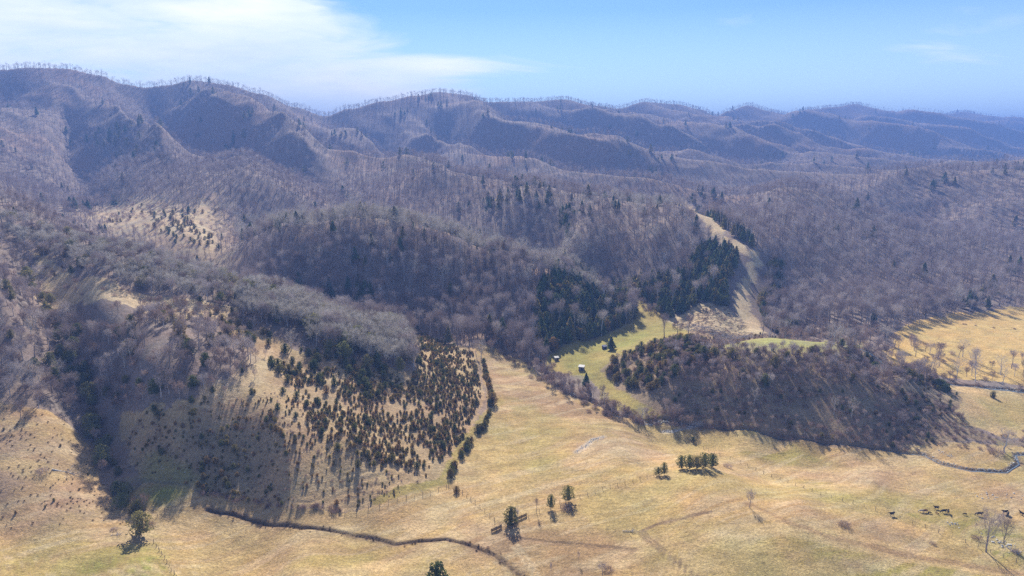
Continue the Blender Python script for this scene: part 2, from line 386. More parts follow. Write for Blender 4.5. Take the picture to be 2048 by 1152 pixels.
def pp(name, col, a=1.0): paint(inside(PW[name] if isinstance(name, str) and name in PW else poly(name), jx, jy), col, a)
def pblob(s, col, a=1.0, soft=8.0, seed=0):
    """soft-edged patch of another grass"""
    P = poly(s); ctr = P.mean(0)
    m_ = np.zeros(GX.shape)
    for k in (0.55, 0.7, 0.85, 1.0, 1.15, 1.3):
        m_ += inside(ctr + (P - ctr) * k, jx, jy)
    n_ = fbm(GX / 12, GY / 18, 4, 60 + seed)
    paint(np.clip(m_ / 6 * (1 + 1.2 * n_), 0, 1), col, a)
def pl(name, col, w, a=1.0, soft=.6):
    d = seg_dist(LW[name] if isinstance(name, str) else name, jx * .25 + GX * .75, jy * .25 + GY * .75, w * 2 + soft)
    d = d + w * .9 * fbm(GX / 2.5, GY / 3.5, 3, 66)
    paint(1 - smooth((d - w) / soft), col, a)
paint(smooth((fbm(GX / 140, GY / 140, 4, 77) - .1) * 3) * (GY > 420), 'redfloor', .6)
pp('field', 'straw'); pp('meadow', 'olive'); pp('pipeline', 'pale'); pp('slash', 'pale'); pp('yellow', 'yellow'); pp('toe', 'straw2')
pblob(PZ['spur'], 'pale', 1.0, seed=40); pblob('150 420|240 370|330 380|400 400|430 380|445 440|450 520|380 510|290 480|220 470', 'pale', .45, seed=41); pp('bench', 'pale', .9); pp('cedarslope', 'straw2', .85); pblob(PZ['cedarslope'], 'reddish', .6, seed=51); pp('knollface', 'dry', .85); pblob(PZ['top'], 'mound', 1.0, seed=50); pp('gap', 'dry'); pp('innerclear', 'pale', .5)
# field patches
pblob('0 800|60 810|180 900|225 1000|260 1060|180 1055|0 1060|-100 1060|-100 830', 'reddish', .9)
pblob('-100 1090|100 1075|260 1060|340 1060|360 1152|300 1300|-100 1300', 'olive', .8, seed=1)
pblob('180 1130|250 1090|300 1090|345 1152|300 1180|180 1180', 'green', 1, seed=2)
pblob('240 960|300 960|380 985|360 1000|310 1025|260 1000', 'green', .9, seed=3)
pblob('550 1100|750 1090|920 1100|1000 1152|700 1250|450 1200', 'olive', .6, seed=4)
pblob('1290 1085|1400 1060|1560 1040|1760 1100|2048 1150|2048 1250|1400 1250', 'olive', .75, seed=5)
pblob('1620 1100|1800 1110|2000 1150|1900 1200|1650 1180', 'green', .5, seed=6)
pblob('1300 1090|1400 1065|1500 1060|1520 1110|1420 1120', 'pale', .7, seed=7)
pblob('960 700|1060 740|1130 800|1260 850|1180 870|1050 800|990 790', 'reddish', .75, seed=8)
pblob('990 870|1150 850|1130 940|1000 960', 'olive', .5, seed=9)
pblob('1150 840|1280 850|1360 890|1280 930|1160 900', 'reddish', .7, seed=10)
pblob('1400 850|1600 890|1700 930|1550 930|1400 890', 'olive', .95, seed=11)
pblob('1500 930|1700 920|1900 960|2048 960|2048 1000|1700 985', 'reddish', .6, seed=12)
pblob('1600 960|1900 1000|1800 1015|1640 1000', 'olive', .8, seed=13)
pblob('1780 1020|1950 1035|2048 1060|2100 1110|1990 1110|1880 1050', 'green', .8, seed=14)
pblob('1000 1040|1080 1040|1080 1150|960 1110|900 1075', 'brown', .9, seed=15)
pblob('1080 1050|1260 1060|1300 1150|1100 1200', 'brown', .7, seed=16)
pblob('1550 1010|1750 1050|1900 1100|1760 1100|1600 1050', 'brown', .75, seed=17)
pblob('1130 800|1260 840|1230 860|1120 830', 'brown', .8, seed=18)
pblob('1100 700|1180 680|1260 650|1350 660|1300 680|1180 720', 'green', .65, seed=19)
pblob('1110 710|1180 700|1200 735|1160 760', 'green', .45, seed=20)
pblob('240 870|500 880|600 960|420 985|290 950', 'dry', .9, seed=21)
pblob('300 900|420 960|380 980|280 960', 'green', .5, seed=22)
pblob('1960 790|2100 800|2100 860|1960 850', 'olive', .7, seed=23)
pblob('2000 880|2100 880|2100 940|2000 930', 'green', .6, seed=24)
pblob('840 770|975 800|930 880|860 950|800 980|840 900', 'reddish', .5, seed=25)
pl(line((1000, 800), (975, 830), (920, 900), (890, 960), (760, 1000)), 'olive', 2.2, .9)
pblob('1850 1010|1960 1030|2048 1060|2100 1130|2010 1125|1900 1070', 'green', .6, seed=30)
pblob('1420 1110|1700 1120|1900 1160|1700 1230|1400 1200', 'olive', .6, seed=31)
pblob('1420 865|1600 890|1680 925|1500 915', 'green', .3, seed=32)
pblob('970 700|1070 750|1200 840|1180 880|1080 860|1000 800|975 740', 'brown', .5, seed=33)
# mown and driven lines running up the middle pasture
_a = np.array(gp(950, 960)[:2]); _b = np.array(gp(1350, 865)[:2]); _d = (_b - _a) / np.hypot(*(_b - _a))
_al = GX * _d[0] + GY * _d[1] + 6 * fbm(GX / 50, GY / 50, 2, 71); _ac = -GX * _d[1] + GY * _d[0] + 6 * fbm(GX / 40, GY / 40, 2, 72)
_f = inside(PW['field'], GX, GY)
paint(_f * smooth((fbm(_al / 45, _ac / 2.6, 3, 73) - .08) * 4), 'pale', .5)
paint(_f * smooth((fbm(_al / 60, _ac / 1.7, 3, 74) - .15) * 5), 'brown', .35)
# wandering straw streaks in the open fields
fld = inside(PW['field'], GX, GY)
paint(fld * smooth((fbm(GX / 60 + GY / 200, GY / 9, 4, 90) - .12) * 4), 'straw2', .7)
paint(fld * smooth((fbm(GX / 40, GY / 26, 5, 91) - .1) * 4), 'olive', .4)
paint(fld * smooth((fbm(GX / 18, GY / 10, 5, 92) - .15) * 4), 'reddish', .3)
pl('ditch', 'bank', .8, .8, 1.2); pl('ditch', 'soil', .3, .8, .5)
pl('creek', 'bank', 1.1, .8, 1.0); pl('rightcreek', 'bank', 2.0, .9, 1.5); pl('rightcreek', 'soil', 1.0, .9, .8)
pl('branch', 'rock', .8, .45, 1.0); pl('seep', 'rock', .7, .35, 1.4)
for dd_ in (-.8, .8):
    for k_ in ('track', 'track2', 'track3'):
        pl(LW[k_] + np.array([dd_ * .8, dd_ * .6]), 'pale' if k_ == 'track3' else 'bank', .32, .6, .5)
pl('contour', 'brown', 1.2, .7, 1.5)
pl(LW['contour'] + np.array([0, -2.5]), 'straw2', 1.0, .6, 1)

def material(name, rough=0.9):
    m_ = bpy.data.materials.new(name); m_.use_nodes = True
    t_ = m_.node_tree
    b = t_.nodes['Principled BSDF']; b.inputs['Roughness'].default_value = rough
    b.inputs['Specular IOR Level'].default_value = 0.15
    return m_, t_, b
gm, t_, b_ = material('ground_grass', 1.0)
at_ = N(t_, 'ShaderNodeAttribute', _attribute_name='tone')
geo = N(t_, 'ShaderNodeNewGeometry')
def gn(scale, detail=4, rough=.6, vec=None):
    n = N(t_, 'ShaderNodeTexNoise', Scale=scale, Detail=detail, Roughness=rough)
    L(t_, vec or geo.outputs['Position'], n.inputs['Vector']); return n.outputs[0]
mp_ = N(t_, 'ShaderNodeMapping'); L(t_, geo.outputs['Position'], mp_.inputs[0]); mp_.inputs['Scale'].default_value = (0.35, 1.6, 1); mp_.inputs['Rotation'].default_value = (0, 0, R(12))
f1 = ramp(t_, gn(0.9, 6, .75), [(.28, g(.58)), (.5, g(1.0)), (.72, g(1.42))])
f2 = ramp(t_, gn(0.12, 4, .6), [(.3, g(.80)), (.7, g(1.18))])
f3 = ramp(t_, gn(0.35, 5, .65, mp_.outputs[0]), [(.3, g(.80)), (.7, g(1.2))])
f4 = ramp(t_, gn(3.2, 3, .8), [(.3, g(.6)), (.7, g(1.4))])
c_ = mix(t_, 1.0, at_.outputs['Color'], f1.outputs[0], 'MULTIPLY')
c_ = mix(t_, 1.0, c_, f2.outputs[0], 'MULTIPLY'); c_ = mix(t_, .9, c_, f3.outputs[0], 'MULTIPLY'); c_ = mix(t_, .8, c_, f4.outputs[0], 'MULTIPLY')
hue = ramp(t_, gn(0.055, 5, .6), [(.36, (1.05, .98, .93, 1)), (.64, (.97, 1.02, 1.0, 1))])
c_ = mix(t_, 1.0, c_, hue.outputs[0], 'MULTIPLY')
L(t_, c_, b_.inputs['Base Color'])
tf = ramp(t_, gn(1.7, 2, .5), [(.34, g(.68)), (.44, g(1.0))])
c_ = mix(t_, .8, c_, tf.outputs[0], 'MULTIPLY'); L(t_, c_, b_.inputs['Base Color'])
bmp = N(t_, 'ShaderNodeBump', Strength=.8, Distance=.5); L(t_, gn(1.1, 6, .7), bmp.inputs['Height']); L(t_, bmp.outputs[0], b_.inputs['Normal'])

def grid_mesh(name, X, Y, Z, col=None):
    n0, n1 = X.shape
    me = bpy.data.meshes.new(name)
    me.vertices.add(n0 * n1); me.vertices.foreach_set('co', np.stack([X, Y, Z], -1).astype(np.float32).ravel())
    i, j = np.meshgrid(np.arange(n0 - 1), np.arange(n1 - 1), indexing='ij'); a = (i * n1 + j).ravel()
    fs = np.stack([a, a + 1, a + n1 + 1, a + n1], 1).astype(np.int32)
    me.loops.add(fs.size); me.loops.foreach_set('vertex_index', fs.ravel())
    me.polygons.add(len(fs)); me.polygons.foreach_set('loop_start', np.arange(0, fs.size, 4, dtype=np.int32))
    me.update()
    me.polygons.foreach_set('use_smooth', np.ones(len(fs), bool))
    if col is not None:
        ca_ = me.color_attributes.new('tone', 'FLOAT_COLOR', 'POINT')
        ca_.data.foreach_set('color', np.concatenate([col, np.ones(col.shape[:-1] + (1,))], -1).astype(np.float32).ravel())
    return me
gme = grid_mesh('ground', GX, GY, GZ, GC); gme.materials.append(gm)
ground = bpy.data.objects.new('ground', gme); COL.objects.link(ground); ground['kind'] = 'structure'
# the ground goes on under and behind the camera
bx_, by_ = np.meshgrid(np.linspace(-2500, 2500, 60), np.linspace(-2200, 60, 30))
sel = np.exp(lg)[0]
ng = grid_mesh('ground', bx_, np.minimum(by_, 61), np.where(by_ >= 59, 0.0, 0.0) - 0.4 + 0 * bx_, np.broadcast_to(C['straw'], bx_.shape + (3,)).copy())
ng.materials.append(gm)
o = bpy.data.objects.new('ground_behind', ng); COL.objects.link(o); o['kind'] = 'structure'

# ------------------------------------------------------------------ haze
bm = bmesh.new(); bmesh.ops.create_cube(bm, size=1)
hm = bpy.data.meshes.new('haze'); bm.to_mesh(hm); bm.free()
haze = bpy.data.objects.new('haze', hm); COL.objects.link(haze)
zmin = min(float(GZ.min()), -5) - 1.0; zmax = float(GZ.max()) + 32
haze.scale = (16400, 9300, zmax - zmin); haze.location = (0, 6830 - 4650, (zmax + zmin) / 2)
haze['kind'] = 'stuff'
mh = bpy.data.materials.new('haze_air'); mh.use_nodes = True; th = mh.node_tree
for n in list(th.nodes):
    if n.type == 'BSDF_PRINCIPLED': th.nodes.remove(n)
pv = N(th, 'ShaderNodeVolumePrincipled', Color=(.23, .42, 1.0, 1), Density=HAZE_DENSITY, Anisotropy=0.0)
L(th, pv.outputs[0], [n for n in th.nodes if n.type == 'OUTPUT_MATERIAL'][0].inputs['Volume'])
hm.materials.append(mh)
# ------------------------------------------------------------------ plant materials
def plant_mat(name, stops, rough=.9, sheen=0, transl=0.0, noise=1.5, var=.3):
    """colour picked per plant (a random number per object), broken up by noise"""
    m_, t_, b = material(name, rough)
    oi = N(t_, 'ShaderNodeObjectInfo')
    r_ = ramp(t_, oi.outputs['Random'], stops)
    ge = N(t_, 'ShaderNodeNewGeometry')
    nn = N(t_, 'ShaderNodeTexNoise', Scale=noise, Detail=2.0); L(t_, ge.outputs['Position'], nn.inputs['Vector'])
    v_ = ramp(t_, nn.outputs[0], [(.3, g(1 - var)), (.7, g(1 + var))])
    c_ = mix(t_, 1.0, r_.outputs[0], v_.outputs[0], 'MULTIPLY')
    L(t_, c_, b.inputs['Base Color'])
    if transl:
        tr = N(t_, 'ShaderNodeBsdfTranslucent'); L(t_, c_, tr.inputs[0])
        ms = N(t_, 'ShaderNodeMixShader'); ms.inputs[0].default_value = transl
        L(t_, b.outputs[0], ms.inputs[1]); L(t_, tr.outputs[0], ms.inputs[2])
        L(t_, ms.outputs[0], [n for n in t_.nodes if n.type == 'OUTPUT_MATERIAL'][0].inputs[0])
    return m_
M = dict(
 bark=plant_mat('grey_bark', [(0, (.20, .165, .145, 1)), (.5, (.36, .31, .28, 1)), (1, (.58, .53, .49, 1))]),
 twig=plant_mat('winter_twigs', [(0, (.20, .14, .125, 1)), (.35, (.31, .245, .235, 1)), (.7, (.39, .325, .315, 1)), (1, (.56, .49, .45, 1))], transl=.22),
 backlittwig=plant_mat('backlit_grey_twigs', [(0, (.38, .34, .29, 1)), (1, (.56, .52, .46, 1))], transl=.22),  # paler twig copy: sunlight through the crest crowns put into the colour
 palebark=plant_mat('pale_sycamore_bark', [(0, (.50, .46, .40, 1)), (1, (.62, .58, .52, 1))]),
 paletwig=plant_mat('pale_twigs', [(0, (.42, .37, .32, 1)), (1, (.52, .46, .40, 1))], transl=.25),
 cedar=plant_mat('cedar_needles', [(0, (.09, .12, .035, 1)), (.4, (.16, .165, .045, 1)), (.75, (.24, .185, .055, 1)), (1, (.31, .19, .07, 1))], noise=2.2, transl=.4, var=.65),
 youngcedar=plant_mat('bronzed_cedar_needles', [(0, (.18, .19, .055, 1)), (.5, (.30, .23, .07, 1)), (1, (.38, .23, .09, 1))], noise=2.2, transl=.4, var=.65),
 pine=plant_mat('pine_needles', [(0, (.07, .135, .06, 1)), (.5, (.15, .19, .06, 1)), (1, (.34, .26, .085, 1))], noise=1.2, transl=.35, var=.7),
 olive=plant_mat('olive_evergreen_leaves', [(0, (.17, .19, .06, 1)), (.6, (.27, .25, .075, 1)), (1, (.34, .28, .10, 1))], noise=2.0, transl=.35, var=.65),
 brush=plant_mat('brush_twigs', [(0, (.22, .15, .125, 1)), (.5, (.36, .26, .22, 1)), (1, (.48, .38, .32, 1))], transl=.25),
 sedge=plant_mat('dead_sedge', [(0, (.10, .065, .030, 1)), (1, (.20, .13, .06, 1))]),
 wood=plant_mat('weathered_wood', [(0, (.17, .14, .11, 1)), (1, (.30, .26, .21, 1))]),
 whitewood=plant_mat('bleached_wood', [(0, (.50, .47, .43, 1)), (1, (.60, .57, .52, 1))]),
 stone=plant_mat('pale_limestone', [(0, (.42, .40, .36, 1)), (1, (.62, .60, .56, 1))]),
)
# ------------------------------------------------------------------ plant shapes
class Mesh:
    def __init__(s): s.v = []; s.f = []; s.n = 0
    def add(s, v, f):
        s.v.append(np.asarray(v, float)); s.f.extend([tuple(i + s.n for i in q) for q in f]); s.n += len(v)
    def tube(s, pts, rad, k=4):
        pts = [np.array(p, float) for p in pts]; vs = []; fs = []
        for i, p in enumerate(pts):
            d = pts[min(i + 1, len(pts) - 1)] - pts[max(i - 1, 0)]; d = d / (np.linalg.norm(d) + 1e-9)
            a = np.cross(d, (0.31, 0.95, 0.1) if abs(d[1]) < .9 else (1, 0, 0)); a /= np.linalg.norm(a); b = np.cross(d, a)
            for j in range(k):
                t_ = 2 * math.pi * j / k; vs.append(p + rad[i] * (a * math.cos(t_) + b * math.sin(t_)))
            if i:
                for j in range(k):
                    q = (j + 1) % k; fs.append(((i - 1) * k + j, (i - 1) * k + q, i * k + q, i * k + j))
        fs.append(tuple(range(len(vs) - k, len(vs))))
        s.add(vs, fs)
    def sliver(s, p, d, l, w, r):
        a = np.cross(d, r.normal(size=3)); a /= np.linalg.norm(a) + 1e-9
        s.add([p - a * w / 2, p + a * w / 2, p + d * l], [(0, 1, 2)])
    def leaf(s, p, size, r, out):
        n = np.array([0, 0, .7]) + np.asarray(out) * .5 + r.normal(size=3) * .5; n /= np.linalg.norm(n)
        a = np.cross(n, r.normal(size=3)); a /= np.linalg.norm(a) + 1e-9; d = np.cross(n, a); h = size * r.uniform(.6, 1.3)
        s.add([p - a * h * .5, p + d * h * .5 - a * h * .1, p + a * h * .5, p - d * h * .35], [(0, 1, 2, 3)])
    def mesh(s, name, mat, smooth_=False):
        me = bpy.data.meshes.new(name); V = np.concatenate(s.v) if s.v else np.zeros((0, 3))
        me.from_pydata(V.tolist(), [], s.f); me.materials.append(mat); me.update()
        return me
def unit(v): v = np.array(v, float); return v / (np.linalg.norm(v) + 1e-9)
def bare_tree(seed, h=16., spread=.5, first=.3, lod=0, rise=1.0, limbs=6, twigs=1.0, tw=.075):
    """trunk with limbs and boughs, and a crown of fine twigs"""
    r = np.random.default_rng(seed); T = Mesh(); K = Mesh()
    lean = r.normal(size=2) * .03
    tp = [np.array([0, 0, -.6])]; n_t = 5
    for i in range(1, n_t + 1):
        f = i / n_t; tp.append(np.array([lean[0] * h * f + r.normal() * .012 * h, lean[1] * h * f + r.normal() * .012 * h, h * .80 * f]))
    r0 = h * .019
    T.tube(tp, [r0 * 1.25 * (1 - .8 * i / n_t) for i in range(n_t + 1)], 5 if lod == 0 else 3)
    def trunk(f):
        f = f * n_t; i = min(int(f), n_t - 1); return tp[i] + (tp[i + 1] - tp[i]) * (f - i)
    W_ = h * spread
    nl = {0: limbs * 2, 1: limbs + 2, 2: 4}[lod]
    ends = []
    for i in range(nl):
        f = first + (1 - first) * (i + r.uniform(0, .8)) / nl * .98
        az = i * 2.4 + r.uniform(-.5, .5)
        reach = W_ * .5 * math.sqrt(max(.12, 1 - ((f - .5 * (first + .6)) / .62) ** 2)) * r.uniform(.8, 1.15)
        p0 = trunk(f / 1.0 * .98)
        up = (h * .40 * (1 - f) + h * .12) * rise * r.uniform(.8, 1.2)
        p3 = p0 + np.array([math.cos(az) * reach, math.sin(az) * reach, up]); p3[2] = min(p3[2], h * .97)
        m1 = p0 + (p3 - p0) * .4 + np.array([math.cos(az), math.sin(az), 0]) * reach * .12 + r.normal(size=3) * h * .01
        rr = r0 * .45 * (1 - f * .55)
        T.tube([p0, m1, p3], [rr, rr * .6, rr * .18], 3)
        if lod == 0:
            for j in range(6):
                q = .25 + .75 * (j + r.uniform(0, 1)) / 6
                b0 = m1 + (p3 - m1) * ((q - .4) / .6) if q > .4 else p0 + (m1 - p0) * (q / .4)
                d = unit(unit(p3 - p0) * .8 + r.normal(size=3) * .7 + np.array([0, 0, .35]))
                l = h * .17 * r.uniform(.6, 1.2) * (1.15 - q * .4); b1 = b0 + d * l
                T.tube([b0, b0 + d * l * .5 + r.normal(size=3) * l * .07, b1], [rr * .4, rr * .25, rr * .08], 3)
                ends.append((b0 + d * l * .3, d, l)); ends.append((b1 - d * l * .2, d, l * .8))
        else:
            for j in range(3 if lod == 1 else 2):
                b0 = m1 + (p3 - m1) * r.uniform(-.2, .9); d = unit(unit(p3 - p0) * .6 + r.normal(size=3) * .6 + np.array([0, 0, .4])); ends.append((b0, d, h * .17))
    ends.append((tp[-1], np.array([0, 0, 1.]), h * .2)); ends.append((tp[-1], np.array([0, 0, 1.]), h * .2))
    nt_ = {0: 12, 1: 12, 2: 8}[lod]; wd = {0: tw, 1: tw * 2.0, 2: tw * 3.6}[lod]
    nt_ = int(nt_ * twigs)
    for p, d, l in ends:
        for j in range(nt_):
            dd = unit(d * .7 + r.normal(size=3) * .62 + np.array([0, 0, .3]))
            s_ = p + r.normal(size=3) * l * (.22 if lod == 0 else .36)
            K.sliver(s_, dd, l * r.uniform(.5, 1.0), wd * r.uniform(.6, 1.4), r)
    return T, K
def conifer(seed, h=6., w=.42, lod=0, shape='cone', leaf=.5, skirt=.06, stem=True):
    """dense evergreen: a short stem and sprays of foliage over an uneven cone"""
    r = np.random.default_rng(seed); T = Mesh(); K = Mesh()
    if stem: T.tube([(0, 0, -.4), (r.normal() * .02 * h, r.normal() * .02 * h, h * .5), (0, 0, h * .93)], [h * .022, h * .015, h * .004], 4)
    def prof(f):
        if shape == 'cone': return (1 - f) ** .75 * min(1, (f + .05) / .14) * .5
        if shape == 'egg': return .5 * math.sqrt(max(0, 1 - (2 * f - .85) ** 2 / 1.35)) * min(1, (f + .08) / .16)
        return .5 * math.sqrt(max(0, 1 - (2 * f - 1) ** 2)) * 1.0
    n = {0: 950, 1: 230, 2: 60}[lod]; sz = leaf * h * {0: .17, 1: .30, 2: .5}[lod]
    lob = r.uniform(0, 6.28, 3)
    for i in range(n):
        f = r.uniform(0, 1) ** .9
        az = r.uniform(0, 6.283)
        lump = 1 + .24 * math.sin(3 * az + lob[0] + f * 7) + .17 * math.sin(5 * az + lob[1] - f * 11) + .14 * math.sin(17 * f + lob[2])
        rad = prof(f) * w * 2 * h * .5 * lump * (r.uniform(.45, 1.0) ** .5)
        z = h * (skirt + (1 - skirt) * f)
        K.leaf(np.array([math.cos(az) * rad, math.sin(az) * rad, z + r.normal() * .02 * h]), sz * (.7 + .5 * (1 - f)), r, (math.cos(az), math.sin(az), 0))
    # shaded heart of the plant: closed and lumpy, so no light passes straight through
    V, Fa = [], []
    ns, nr = (8, 6) if lod == 0 else (5, 3)
    for i in range(nr + 1):
        f = i / nr
        for j in range(ns):
            az = 2 * math.pi * j / ns; lump = 1 + .16 * math.sin(3 * az + lob[0] + f * 7)
            rad = prof(min(f, .98)) * w * h * .34 * lump * r.uniform(.85, 1.1)
            V.append((math.cos(az) * rad, math.sin(az) * rad, h * (skirt + (1 - skirt) * f * .95)))
    for i in range(nr):
        for j in range(ns): q = (j + 1) % ns; Fa.append((i * ns + j, i * ns + q, (i + 1) * ns + q, (i + 1) * ns + j))
    Fa.append(tuple(range(ns))[::-1]); Fa.append(tuple(range(nr * ns, nr * ns + ns)))
    K.add(V, Fa)
    return T, K
def brush(seed, h=3., w=1.2, n=260, tw=.06):
    """thicket of bare stems"""
    r = np.random.default_rng(seed); K = Mesh()
    for i in range(n):
        a = r.uniform(0, 6.28); q = math.sqrt(r.uniform(0, 1)) * w * h * .5
        p = np.array([math.cos(a) * q * .55, math.sin(a) * q * .55, 0.0])
        top = np.array([math.cos(a) * q, math.sin(a) * q, h * math.sqrt(max(.1, 1 - (q / (w * h * .55)) ** 2)) * r.uniform(.6, 1.05)])
        f = r.uniform(0, .65); s_ = p + (top - p) * f; d = unit(top - p + r.normal(size=3) * .35 * h)
        K.sliver(s_, d, h * r.uniform(.3, .6), tw * r.uniform(.6, 1.5), r)
    return K
def link(name, data, parent=None, loc=None):
    o = bpy.data.objects.new(name, data); COL.objects.link(o)
    if parent: o.parent = parent
    if loc is not None: o.location = loc
    return o
def tag(o, label, cat, group=None):
    o['label'] = label; o['category'] = cat
    if group: o['group'] = group
# kinds: (name, list of (trunk mesh, crown mesh, joined far mesh), base height)
def joined(T, K, name, mt, mk):
    me = bpy.data.meshes.new(name)
    V = (T.v if T.n else []) + K.v; V = np.concatenate(V)
    fs = list(T.f) + [tuple(i + T.n for i in q) for q in K.f]
    me.from_pydata(V.tolist(), [], fs); me.materials.append(mt); me.materials.append(mk)
    mi = np.r_[np.zeros(len(T.f), np.int32), np.ones(len(K.f), np.int32)]
    me.polygons.foreach_set('material_index', mi); me.update()
    return me
KIND = {}
def kind(name, h, mt, mk, gens):
    """gens: list of lists by lod of (T, K)"""
    KIND[name] = dict(h=h, parts=[(T.mesh('trunk', mt) if T.n else None, K.mesh('crown', mk)) for T, K in gens[0]],
                      lods=[[bpy.data.objects.new(name + '_shape', joined(T, K, name + '_shape', mt, mk)) for T, K in gl] for gl in gens])
def bt(h, spread, first, rise, limbs, n, s, tw=.075, twigs=1.0):
    return [[bare_tree(s + i + 50 * lod, h, spread * (.85 + .1 * (i % 4)), first + .05 * (i % 3), lod, rise, limbs, twigs, tw) for i in range(n)] for lod in (0, 1, 2)]
kind('bare_tree', 16, M['bark'], M['twig'], bt(16, .46, .36, 1.05, 6, 5, 100, tw=.06, twigs=.85))
kind('tall_tree', 20, M['bark'], M['twig'], bt(20, .25, .48, 1.3, 6, 4, 200, tw=.055, twigs=.7))
kind('oak', 15, M['bark'], M['twig'], bt(15, .72, .25, .8, 7, 4, 300, tw=.065, twigs=1.0))
kind('grey_oak', 15, M['bark'], M['backlittwig'], bt(15, .72, .25, .8, 7, 4, 350, tw=.07, twigs=1.1))
kind('vase_tree', 12, M['bark'], M['twig'], bt(12, .60, .10, 1.55, 8, 4, 370, tw=.05, twigs=.7))
kind('sycamore', 18, M['palebark'], M['paletwig'], bt(18, .62, .25, 1.05, 6, 4, 400, tw=.05, twigs=.42))
kind('sapling', 8, M['bark'], M['brush'], bt(8, .5, .2, 1.2, 5, 4, 500, tw=.06, twigs=.8))
def cf(h, w, shape, n, s, leaf=.5, skirt=.06):
    return [[conifer(s + i + 50 * lod, h, w * (.85 + .12 * (i % 4)), lod, shape, leaf, skirt) for i in range(n)] for lod in (0, 1, 2)]
kind('cedar', 6, M['cedar'], M['cedar'], cf(6, .74, 'egg', 4, 600, .5, .03))
kind('young_cedar', 3, M['youngcedar'], M['youngcedar'], cf(3, .76, 'egg', 4, 700, .6, .0))
kind('pine', 14, M['bark'], M['pine'], cf(14, .52, 'cone', 4, 800, .55, .10))
kind('evergreen', 12, M['bark'], M['olive'], cf(12, .86, 'egg', 4, 900, .45, .16))
def bk(h, w, n, s, mat, cnt, tw):
    gs = [[(Mesh(), brush(s + i + 50 * lod, h, w, int(cnt / (1, 3, 6)[lod]), tw * (1, 2, 4)[lod])) for i in range(n)] for lod in (0, 1, 2)]
    return gs
kind('brush', 3, M['brush'], M['brush'], bk(3, 1.5, 4, 1000, M['brush'], 330, .06))
kind('sedge', 1, M['sedge'], M['sedge'], bk(.7, 1.5, 3, 1100, M['sedge'], 60, .09))

# ------------------------------------------------------------------ where they grow
PIPE_0 = line((1350, 405), (1400, 432), (1440, 472), (1485, 500), (1512, 514), (1502, 545), (1487, 590), (1490, 630), (1512, 668))
PIPE = PIPE_0
PLANTS = []     # (kind, variant, x, y, height, rotation, zone)
def scatter_zone(zone, P, spacing, mixk, hr, jitter=.45, keep=None, thin=1.0, clump=None, excl=()):
    if not isinstance(P, np.ndarray): P = PW[P] if P in PW else poly(P)
    x0, y0 = P.min(0); x1, y1 = P.max(0)
    X, Y = np.meshgrid(np.arange(x0, x1, spacing), np.arange(y0, y1, spacing))
    X = X.ravel() + rng.uniform(-jitter, jitter, X.size) * spacing; Y = Y.ravel() + rng.uniform(-jitter, jitter, Y.size) * spacing
    ok = inside(P, X, Y) & (rng.uniform(size=X.size) < thin)
    if clump is not None:
        ok &= rng.uniform(size=X.size) < np.clip(.5 + clump[1] * fbm(X / clump[0], Y / clump[0], 3, int(clump[0] * 7)) + clump[2], 0, 1)
    if zone == 'stand': ok &= seg_dist(PIPE, X, Y, 40) > 12
    for e in excl: ok &= ~inside(PW[e] if e in PW else poly(e), X, Y)
    X, Y = X[ok], Y[ok]
    names = [k for k, _ in mixk]; w = np.array([q for _, q in mixk], float); w /= w.sum()
    ks = rng.choice(len(names), len(X), p=w)
    big = fbm(X / 20, Y / 20, 2, 3) * .15
    for i in range(len(X)):
        lo, hi = hr[names[ks[i]]] if isinstance(hr, dict) else hr
        PLANTS.append((names[ks[i]], X[i], Y[i], lo + (hi - lo) * rng.beta(2, 2.4) * (1 + big[i]), rng.uniform(0, 6.28), zone))
def put(zone, k, u, v, h, rot=None):
    q = gp(u, v); PLANTS.append((k, q[0], q[1], h, rng.uniform(0, 6.28) if rot is None else rot, zone))
def hrow(zone, P, step, mixk, hr, off=1.5):
    names = [k for k, _ in mixk]; w = np.array([q for _, q in mixk], float); w /= w.sum()
    for i in range(len(P) - 1):
        a, b = P[i, :2], P[i + 1, :2]; l = np.hypot(*(b - a)); n = rng.poisson(l / step)
        for _ in range(n):
            p = a + (b - a) * rng.uniform() + rng.normal(size=2) * off; k = names[rng.choice(len(names), p=w)]
            lo, hi = hr[k] if isinstance(hr, dict) else hr
            PLANTS.append((k, p[0], p[1], rng.uniform(lo, hi), rng.uniform(0, 6.28), zone))
HB = dict(bare_tree=(10, 17), tall_tree=(14, 22), oak=(10, 16), sycamore=(14, 22), sapling=(4, 9), cedar=(3, 8), young_cedar=(.9, 3), pine=(8, 14), evergreen=(6, 12), brush=(1.5, 3.5), sedge=(.4, .9))
# far forest, everywhere the ground is not open
OPEN = ['field', 'meadow', 'pipeline', 'slash', 'yellow', 'toe', 'spur', 'bench', 'cedarslope', 'knollface', 'top']
PW['evergreen_a'] = poly('1072 702|1066 640|1078 590|1098 560|1150 540|1200 560|1240 590|1272 615|1268 640|1204 674|1130 690|1092 712')
PW['evergreen_b'] = poly('1215 560|1250 575|1300 565|1370 545|1400 500|1440 492|1470 505|1495 520|1500 540|1480 590|1470 618|1450 614|1400 608|1340 640|1325 628|1290 600|1240 590')
PW['evergreen_c'] = poly('1420 432|1450 450|1500 480|1520 500|1500 500|1460 470|1430 450|1390 415')
PW['evergreen_d'] = poly('1528 530|1545 522|1570 535|1560 580|1545 620|1565 650|1590 665|1560 668|1540 664|1525 640|1518 600')
PW['shrubvalley'] = poly('1560 665|1700 650|1790 665|1780 700|1830 745|1900 757|1900 766|1840 775|1760 740|1720 700|1650 684|1560 678')
PW['leftwood'] = poly('-120 560|0 545|60 590|170 640|190 720|160 780|150 835|80 815|0 800|-120 820')
